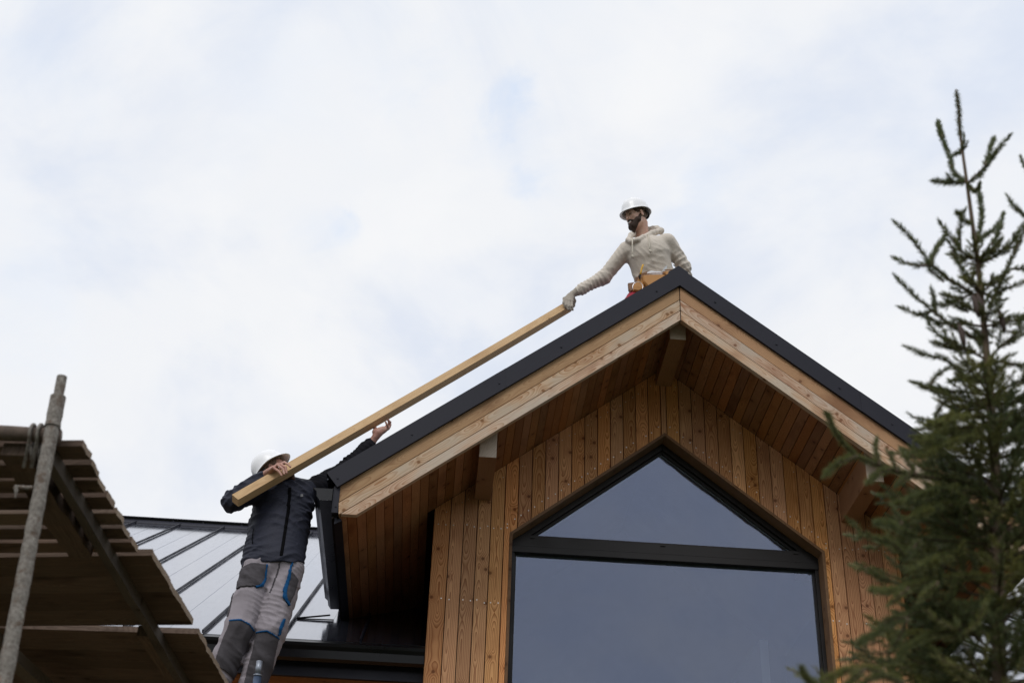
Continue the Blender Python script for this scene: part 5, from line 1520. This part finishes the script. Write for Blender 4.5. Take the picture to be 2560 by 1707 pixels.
for a_ in (aR, aL):
    f = Field([a_[0] - .15, a_[1] - .3, SOLE - .02], [a_[0] + .17, a_[1] + .16, SOLE + .2], .007)
    f.cone([a_[0], a_[1] + .02, SOLE + .15], [a_[0], a_[1] + .03, SOLE + .05], .055, .050, .02); f.cone([a_[0], a_[1] + .03, SOLE + .045], [a_[0] + .02, a_[1] - .15, SOLE + .04], .048, .045, .03)
    f.cut([0, 0, SOLE], (0, 0, -1)); V2, F2 = f.mesh(); mesh_np('boot', V2, F2, MAT['boot'], root)
# ------------------------------------------------------------------ spruce on the right
rs = np.random.RandomState(17)
YT = -7.06
NB_, ND_, NL_, NR_ = [], [], [], []      # needles: base, direction, length, shade
def smooth_poly(P, step=0.02):
    P = np.array(P, float); out_ = [P[0]]
    for i in range(len(P) - 1):
        p0 = P[max(i - 1, 0)]; p1 = P[i]; p2 = P[i + 1]; p3 = P[min(i + 2, len(P) - 1)]
        k = max(1, int(np.linalg.norm(p2 - p1) / step))
        for j in range(1, k + 1):
            t_ = j / k
            out_.append(0.5 * ((2 * p1) + (-p0 + p2) * t_ + (2 * p0 - 5 * p1 + 4 * p2 - p3) * t_ ** 2 + (-p0 + 3 * p1 - 3 * p2 + p3) * t_ ** 3))
    return np.array(out_)
wood = MB()
def needles(P, start=0.0, dens=1500, ln=0.0145, spread=0.85, tone=0.5):
    seg = np.linalg.norm(np.diff(P, axis=0), axis=1); L = seg.sum()
    if L < 1e-4: return
    n = int(1.75 * dens * L * (1 - start)); cs = np.concatenate([[0], np.cumsum(seg)])
    s_ = rs.uniform(start * L, L, n); i = np.clip(np.searchsorted(cs, s_) - 1, 0, len(seg) - 1)
    t_ = (s_ - cs[i]) / np.maximum(seg[i], 1e-9)
    base = P[i] + (P[i + 1] - P[i]) * t_[:, None]
    ax = (P[i + 1] - P[i]) / np.maximum(seg[i], 1e-9)[:, None]
    r_ = rs.normal(size=(n, 3)); r_ -= (r_ * ax).sum(1)[:, None] * ax; r_ /= np.linalg.norm(r_, axis=1)[:, None]
    r_[:, 2] += 0.22
    an = rs.uniform(0.55, 1.15, n) * spread
    an *= np.clip((L - s_) / 0.02, 0.25, 1)
    d = ax * np.cos(an)[:, None] + r_ * np.sin(an)[:, None]
    NB_.append(base); ND_.append(d); NL_.append(ln * rs.uniform(0.7, 1.2, n))
    c = np.stack([np.clip(tone + rs.normal(0, .22, n), 0, 1), np.clip(rs.uniform(0, 1) * .5 + rs.uniform(0, .5, n), 0, 1), rs.uniform(0, 1, n)], 1); NR_.append(c)
def branch(pts, r0=0.006, start=0.0, twigs=None, tone=0.35, dens=1350, ln=0.0185, sub=0):
    P = smooth_poly(pts)
    rad = [max(0.0012, .62 * r0 * (1 - 0.75 * i / max(1, len(P) - 1))) for i in range(len(P))]
    wood.tube(P[::2] if len(P) > 4 else P, (rad[::2] if len(P) > 4 else rad), 5, cap=False)
    needles(P, start, dens, ln, tone=tone)
    return P
def side_shoots(P, n, lmin, lmax, start=0.25, tone=0.35, dens=1400, up=0.25, flat=None, lvl=1):
    L = len(P)
    for k in range(n):
        f_ = start + (1 - start) * (k + rs.uniform(0, .8)) / n
        i = min(L - 2, int(f_ * (L - 1))); ax = P[min(i + 1, L - 1)] - P[max(i - 1, 0)]; ax /= np.linalg.norm(ax) + 1e-9
        sd = np.cross(ax, [0, 0, 1]); sd /= np.linalg.norm(sd) + 1e-9
        sg = 1 if k % 2 else -1
        d = ax * rs.uniform(.65, .95) + sd * sg * rs.uniform(.5, .95) + np.array([0, 0, up * rs.uniform(-1, 1.2)])
        d /= np.linalg.norm(d)
        ll = rs.uniform(lmin, lmax) * (1.15 - f_ * .75)
        p = P[i]; q = p + d * ll * .5 + np.array([0, 0, -.006]); r_ = p + d * ll + ax * ll * .12
        Q = branch([p, q, r_], 0.0026, 0.05, tone=np.clip(tone + rs.normal(0, .12), 0, 1), dens=dens)
        if lvl > 0 and ll > .1: side_shoots(Q, 4, .04, .08, .25, tone, dens, up, lvl=0)
tree = empty('spruce_tree', (at(2490, 1200, YT)[0] + .06, YT, GROUND), 'tall young spruce tree with bare leader at the right edge, its branches overlapping the gable', 'tree')
U = lambda pts, dy=0.0: [at(p[0], p[1], YT + (p[2] if len(p) > 2 else 0) + dy) for p in pts]
# trunk
tk = U([(2390, 225), (2397, 275), (2399, 320), (2405, 370), (2412, 420), (2417, 455), (2426, 520), (2434, 580), (2441, 625), (2455, 760), (2468, 900), (2478, 1020), (2487, 1150), (2492, 1300), (2496, 1500), (2499, 1707)])
tk2 = smooth_poly(tk, .03)
zt_ = tk2[-1]
rad = [0.0028 + 0.0085 * min(1, (i / len(tk2)) * 1.4) + 0.009 * max(0, i / len(tk2) - .4) for i in range(len(tk2))]
m = MB(); m.tube(list(tk2) + [zt_ + np.array([.01, 0, -.8]), np.array([zt_[0] + .02, YT, GROUND - .1])], rad + [.034, .05], 12)
m.build('trunk', MAT['bark'], tree, smooth=True)
needles(tk2[:int(.13 * len(tk2))], 0, 1500, .0165, .8, tone=.2)
B = branch
def BB(pts, dy0=0.0, dy1=0.0, **k):
    n = len(pts); return B([at(p[0], p[1], YT + dy0 + (dy1 - dy0) * i / (n - 1)) for i, p in enumerate(pts)][::-1], **k)
T0 = dict(tone=.25, dens=1700, ln=.0190)
BB([(2345, 305), (2351, 330), (2360, 358), (2376, 395), (2379, 418), (2390, 438), (2415, 456)], .10, 0, **T0)
BB([(2345, 305), (2348, 318), (2356, 345)], .10, .07, **T0)
BB([(2385, 389), (2397, 381), (2409, 382)], .03, 0, **T0)
BB([(2333, 453), (2358, 456), (2385, 457), (2415, 456)], -.06, 0, **T0)
BB([(2370, 440), (2376, 449), (2385, 457)], -.04, -.02, **T0)
BB([(2523, 341), (2508, 358), (2488, 385), (2468, 412), (2450, 438), (2420, 457)], -.08, 0, **T0)
BB([(2486, 345), (2478, 365), (2470, 395), (2462, 415)], -.02, -.06, **T0)
BB([(2450, 455), (2447, 470), (2436, 480), (2420, 460)], -.10, 0, dens=2600, tone=.4, ln=.012)
BB([(2410, 335), (2411, 352), (2405, 368), (2404, 378)], -.02, 0, dens=2400, tone=.3, ln=.011)
BB([(2418, 358), (2413, 368), (2406, 378)], -.02, 0, dens=2400, tone=.3, ln=.011)
BB([(2448, 478), (2452, 510), (2454, 550), (2447, 585), (2438, 615)], .08, 0, **T0)
BB([(2508, 535), (2501, 555), (2485, 575), (2462, 590), (2440, 612)], .04, 0, **T0)
BB([(2503, 562), (2497, 580), (2490, 597), (2478, 612)], .0, -.02, **T0)
for b in ([(2391, 530), (2399, 536), (2404, 545)], [(2412, 527), (2407, 538), (2404, 548), (2400, 570), (2392, 600), (2402, 630)], [(2404, 548), (2418, 556), (2428, 560)],
          [(2350, 556), (2364, 578), (2381, 596), (2400, 625), (2430, 650)], [(2362, 592), (2350, 608), (2338, 628), (2326, 650)], [(2372, 605), (2385, 625), (2402, 670), (2418, 700), (2445, 730)]):
    BB(b, -.06, -.01, tone=.4)
P = BB([(2237.5, 556), (2266, 583), (2290, 607), (2304, 630), (2320, 655), (2340, 672), (2371, 699), (2414, 723), (2458, 752)], -.08, 0, tone=.3, r0=.008)
BB([(2235, 645), (2262, 658), (2290, 664), (2316, 660), (2330, 664)], -.05, -.08, tone=.25)
BB([(2362, 590), (2355, 606), (2343, 621), (2330, 645), (2328, 665)], -.05, -.08, tone=.4)
BB([(2320, 655), (2325, 675), (2345, 690), (2360, 705)], -.08, -.06, tone=.2)
P = BB([(2237.5, 690), (2266, 719), (2290, 743), (2312, 762), (2338, 780), (2357, 798), (2390, 822), (2430, 842), (2466, 862)], .05, 0, tone=.2, r0=.008)
BB([(2252, 769), (2285, 784), (2310, 788), (2328, 778)], .05, .05, tone=.2)
BB([(2328, 721), (2334, 745), (2338, 765), (2340, 782)], .05, .05, tone=.2)
BB([(2321, 803), (2328, 820), (2345, 838), (2372, 853), (2400, 866), (2440, 880)], -.05, 0, tone=.35)
BB([(2330, 855), (2352, 862), (2375, 868), (2400, 875)], -.06, 0, tone=.3)
BB([(2266, 867), (2295, 880), (2325, 890), (2352, 892), (2375, 905), (2403, 935), (2440, 958)], .04, 0, tone=.3)
BB([(2372, 919), (2355, 930), (2340, 940), (2327, 962)], .0, .0, tone=.4)
BB([(2282.5, 956), (2312, 968), (2345, 980), (2372, 990), (2400, 1000), (2450, 1012)], -.03, 0, tone=.35)
BB([(2340, 1039), (2350, 1018), (2365, 1002), (2390, 996)], .0, .0, tone=.4)
BB([(2376, 955), (2400, 948), (2430, 945), (2460, 950)], .02, 0, tone=.3)
BB([(2355, 735), (2380, 742), (2405, 760), (2430, 775), (2460, 785)], -.08, 0, tone=.45)
BB([(2368, 755), (2392, 765), (2420, 780)], -.06, -.02, tone=.4)
BB([(2402, 800), (2425, 815), (2445, 835), (2465, 850)], -.04, 0, tone=.4)
# right-hand side
P = BB([(2572, 545), (2556, 585), (2545, 612), (2527, 652), (2505, 700), (2490, 735), (2470, 770)], -.10, 0, tone=.3, r0=.009, start=0.15)
BB([(2520, 492), (2532, 512), (2545, 526), (2562, 540), (2585, 552)], -.1, -.1, tone=.3)
BB([(2554, 395), (2562, 415), (2575, 440), (2590, 480)], -.05, -.05, tone=.3)
for b in ([(2560, 560), (2540, 590), (2528, 612), (2515, 628), (2490, 640), (2450, 660)], [(2536, 590), (2545, 608), (2535, 625)], [(2500, 600), (2482, 622), (2455, 640)], [(2470, 620), (2462, 640), (2445, 655)],
          [(2575, 700), (2545, 712), (2515, 720), (2480, 745)], [(2580, 800), (2545, 790), (2510, 800), (2480, 820)], [(2575, 690), (2560, 672), (2530, 672)], [(2500, 690), (2485, 700), (2460, 715)]):
    P = BB(b, -.05, 0, tone=.4)
# whorls filling the crown lower down
def crown_whorls(z0, z1, dz, Lfun, dens, cnt, lv=1, tw=9):
    z = z0
    while z > z1:
        # trunk position at this height
        if z > tk2[-1][2]: p0 = tk2[np.argmin(np.abs(tk2[:, 2] - z))]
        else: p0 = np.array([tk2[-1][0] + .01, YT, z])
        L0 = Lfun(z)
        a0 = rs.uniform(0, 6.28)
        for k in range(cnt):
            a = a0 + 2 * math.pi * k / cnt + rs.uniform(-.25, .25)
            L = L0 * rs.uniform(.65, 1.1)
            h = np.array([math.cos(a), math.sin(a), 0])
            el = rs.uniform(.0, .5)
            pts = [p0, p0 + h * L * .35 + np.array([0, 0, L * (.02 + el * .25)]), p0 + h * L * .7 + np.array([0, 0, L * (el * .45)]), p0 + h * L + np.array([0, 0, L * (.06 + el * .75)])]
            P = branch(pts, .007, .25, tone=.4, dens=dens)
            side_shoots(P, tw, L * .28, L * .5, .2, tone=rs.choice([.15, .4, .85]) + rs.uniform(-.1, .15), dens=dens, lvl=lv)
        z -= dz * rs.uniform(.8, 1.2)
ztop = at(2441, 640, YT)[2]
zmid = at(2475, 980, YT)[2]
crown_whorls(ztop, zmid, .10, lambda z: .09 + .20 * min(1.0, (ztop - z) / .6), 800, 4, 0, 7)
crown_whorls(zmid, at(2490, 1707, YT)[2] - .05, .07, lambda z: .155 + .17 * min(1.0, (zmid - z) / .6), 850, 7, 1, 10)
crown_whorls(at(2490, 1707, YT)[2] - .12, GROUND + .5, .24, lambda z: .50 + .1 * (1.0 - z), 420, 6, 0, 8)
# branches reaching left in front of the house
fd = dict(dens=1700, ln=.0170, tone=.45)
def FB(pts, ya, yb, **k):
    n = len(pts); kk = dict(fd); kk.update(k)
    return B([at(p[0], p[1], ya + (yb - ya) * i / (n - 1)) for i, p in enumerate(pts)][::-1], **kk)
FB([(2064, 1032), (2075, 1052), (2088, 1078), (2110, 1109), (2139, 1138), (2182, 1158), (2230, 1175), (2288, 1188), (2380, 1200), (2470, 1215)], -7.45, -7.1, r0=.008, start=0)
FB([(2061, 1190), (2075, 1174), (2098, 1156), (2120, 1146), (2142, 1140)], -7.45, -7.38)
FB([(2192, 1098), (2190, 1120), (2193, 1143), (2200, 1160)], -7.36, -7.36)
FB([(2168, 1207), (2182, 1195), (2201, 1182), (2225, 1172)], -7.40, -7.34)
FB([(2220, 1130), (2232, 1150), (2245, 1178)], -7.32, -7.32); FB([(2240, 1215), (2255, 1200), (2275, 1188)], -7.34, -7.30); FB([(2258, 1130), (2270, 1155), (2290, 1185)], -7.28, -7.28)
FB([(2187, 1308), (2215, 1308), (2240, 1316), (2262, 1330), (2300, 1345), (2380, 1352), (2470, 1360)], -7.5, -7.1, tone=.3)
FB([(2192, 1346), (2222, 1352), (2250, 1375), (2268, 1400)], -7.5, -7.4, tone=.3)
FB([(2230, 1265), (2240, 1285), (2255, 1310)], -7.45, -7.45, tone=.3); FB([(2262, 1395), (2280, 1372), (2300, 1350)], -7.42, -7.38, tone=.4)
FB([(2177, 1475), (2210, 1477), (2245, 1472), (2300, 1458), (2360, 1445), (2430, 1440), (2480, 1445)], -7.55, -7.1, tone=.6)
FB([(2225, 1510), (2245, 1492), (2270, 1470)], -7.5, -7.48, tone=.6); FB([(2300, 1500), (2320, 1480), (2345, 1455)], -7.4, -7.38, tone=.6)
FB([(2146, 1607), (2165, 1597), (2190, 1585), (2215, 1568), (2245, 1552), (2290, 1530), (2370, 1512), (2480, 1510)], -7.5, -7.1, tone=.4)
FB([(2205, 1560), (2228, 1548), (2262, 1542)], -7.46, -7.42); FB([(2230, 1620), (2250, 1590), (2270, 1545)], -7.44, -7.4, tone=.6); FB([(2245, 1650), (2262, 1625), (2300, 1600), (2350, 1580), (2480, 1570)], -7.45, -7.1, tone=.5)
FB([(2003, 1668), (2010, 1684), (2022, 1702), (2040, 1720), (2090, 1740), (2160, 1745)], -7.75, -7.6); FB([(2056, 1700), (2085, 1690), (2119, 1675), (2163, 1670), (2205, 1680), (2260, 1705)], -7.7, -7.55, tone=.6)
FB([(2110, 1720), (2130, 1700), (2163, 1672)], -7.68, -7.64, tone=.6); FB([(2150, 1715), (2180, 1695), (2210, 1690), (2260, 1710)], -7.66, -7.6, tone=.5)
for b, t_ in (([(2319, 1061), (2345, 1056), (2372, 1050), (2410, 1040), (2467, 1042)], .7), ([(2322, 1100), (2335, 1092), (2350, 1082), (2390, 1070), (2470, 1065)], .6), ([(2330, 1130), (2360, 1110), (2400, 1095), (2470, 1095)], .7),
              ([(2270, 1250), (2300, 1238), (2350, 1225), (2420, 1225), (2480, 1235)], .4), ([(2285, 1290), (2320, 1270), (2380, 1262), (2480, 1275)], .5), ([(2300, 1420), (2330, 1400), (2390, 1385), (2480, 1390)], .7)):
    P = FB(b, -7.35, -7.1, tone=t_); side_shoots(P, 8, .05, .10, .4, tone=t_)
NB2 = np.concatenate(NB_); ND2 = np.concatenate(ND_); NL2 = np.concatenate(NL_); NR2 = np.concatenate(NR_)
ND2 /= np.linalg.norm(ND2, axis=1)[:, None]
sdv = np.cross(ND2, rs.normal(size=ND2.shape)); sdv /= np.linalg.norm(sdv, axis=1)[:, None]
wd = 0.00115
v0 = NB2; v2 = NB2 + ND2 * NL2[:, None]; mdp = NB2 + ND2 * (NL2 * .45)[:, None]
VV = np.stack([v0, mdp + sdv * wd, v2, mdp - sdv * wd], 1).reshape(-1, 3)
FF = np.arange(len(VV)).reshape(-1, 4)
mesh_np('crown', VV, FF, MAT['needles'], tree, smooth=False, rnd=NR2)
wood.build('limbs', MAT['bark'], tree, smooth=True)
for (u, v) in ((2437, 765), (2447, 762), (2402, 838), (2502, 802)):
    c = at(u, v, YT - .05); m = MB()
    m.tube([c + np.array([0, 0, .035]), c + np.array([.003, 0, .015]), c + np.array([.004, 0, -.015]), c + np.array([.005, 0, -.035])], [.003, .008, .0075, .003], 10); m.build('cone', MAT['cone'], tree, smooth=True)
print('needles', len(FF))
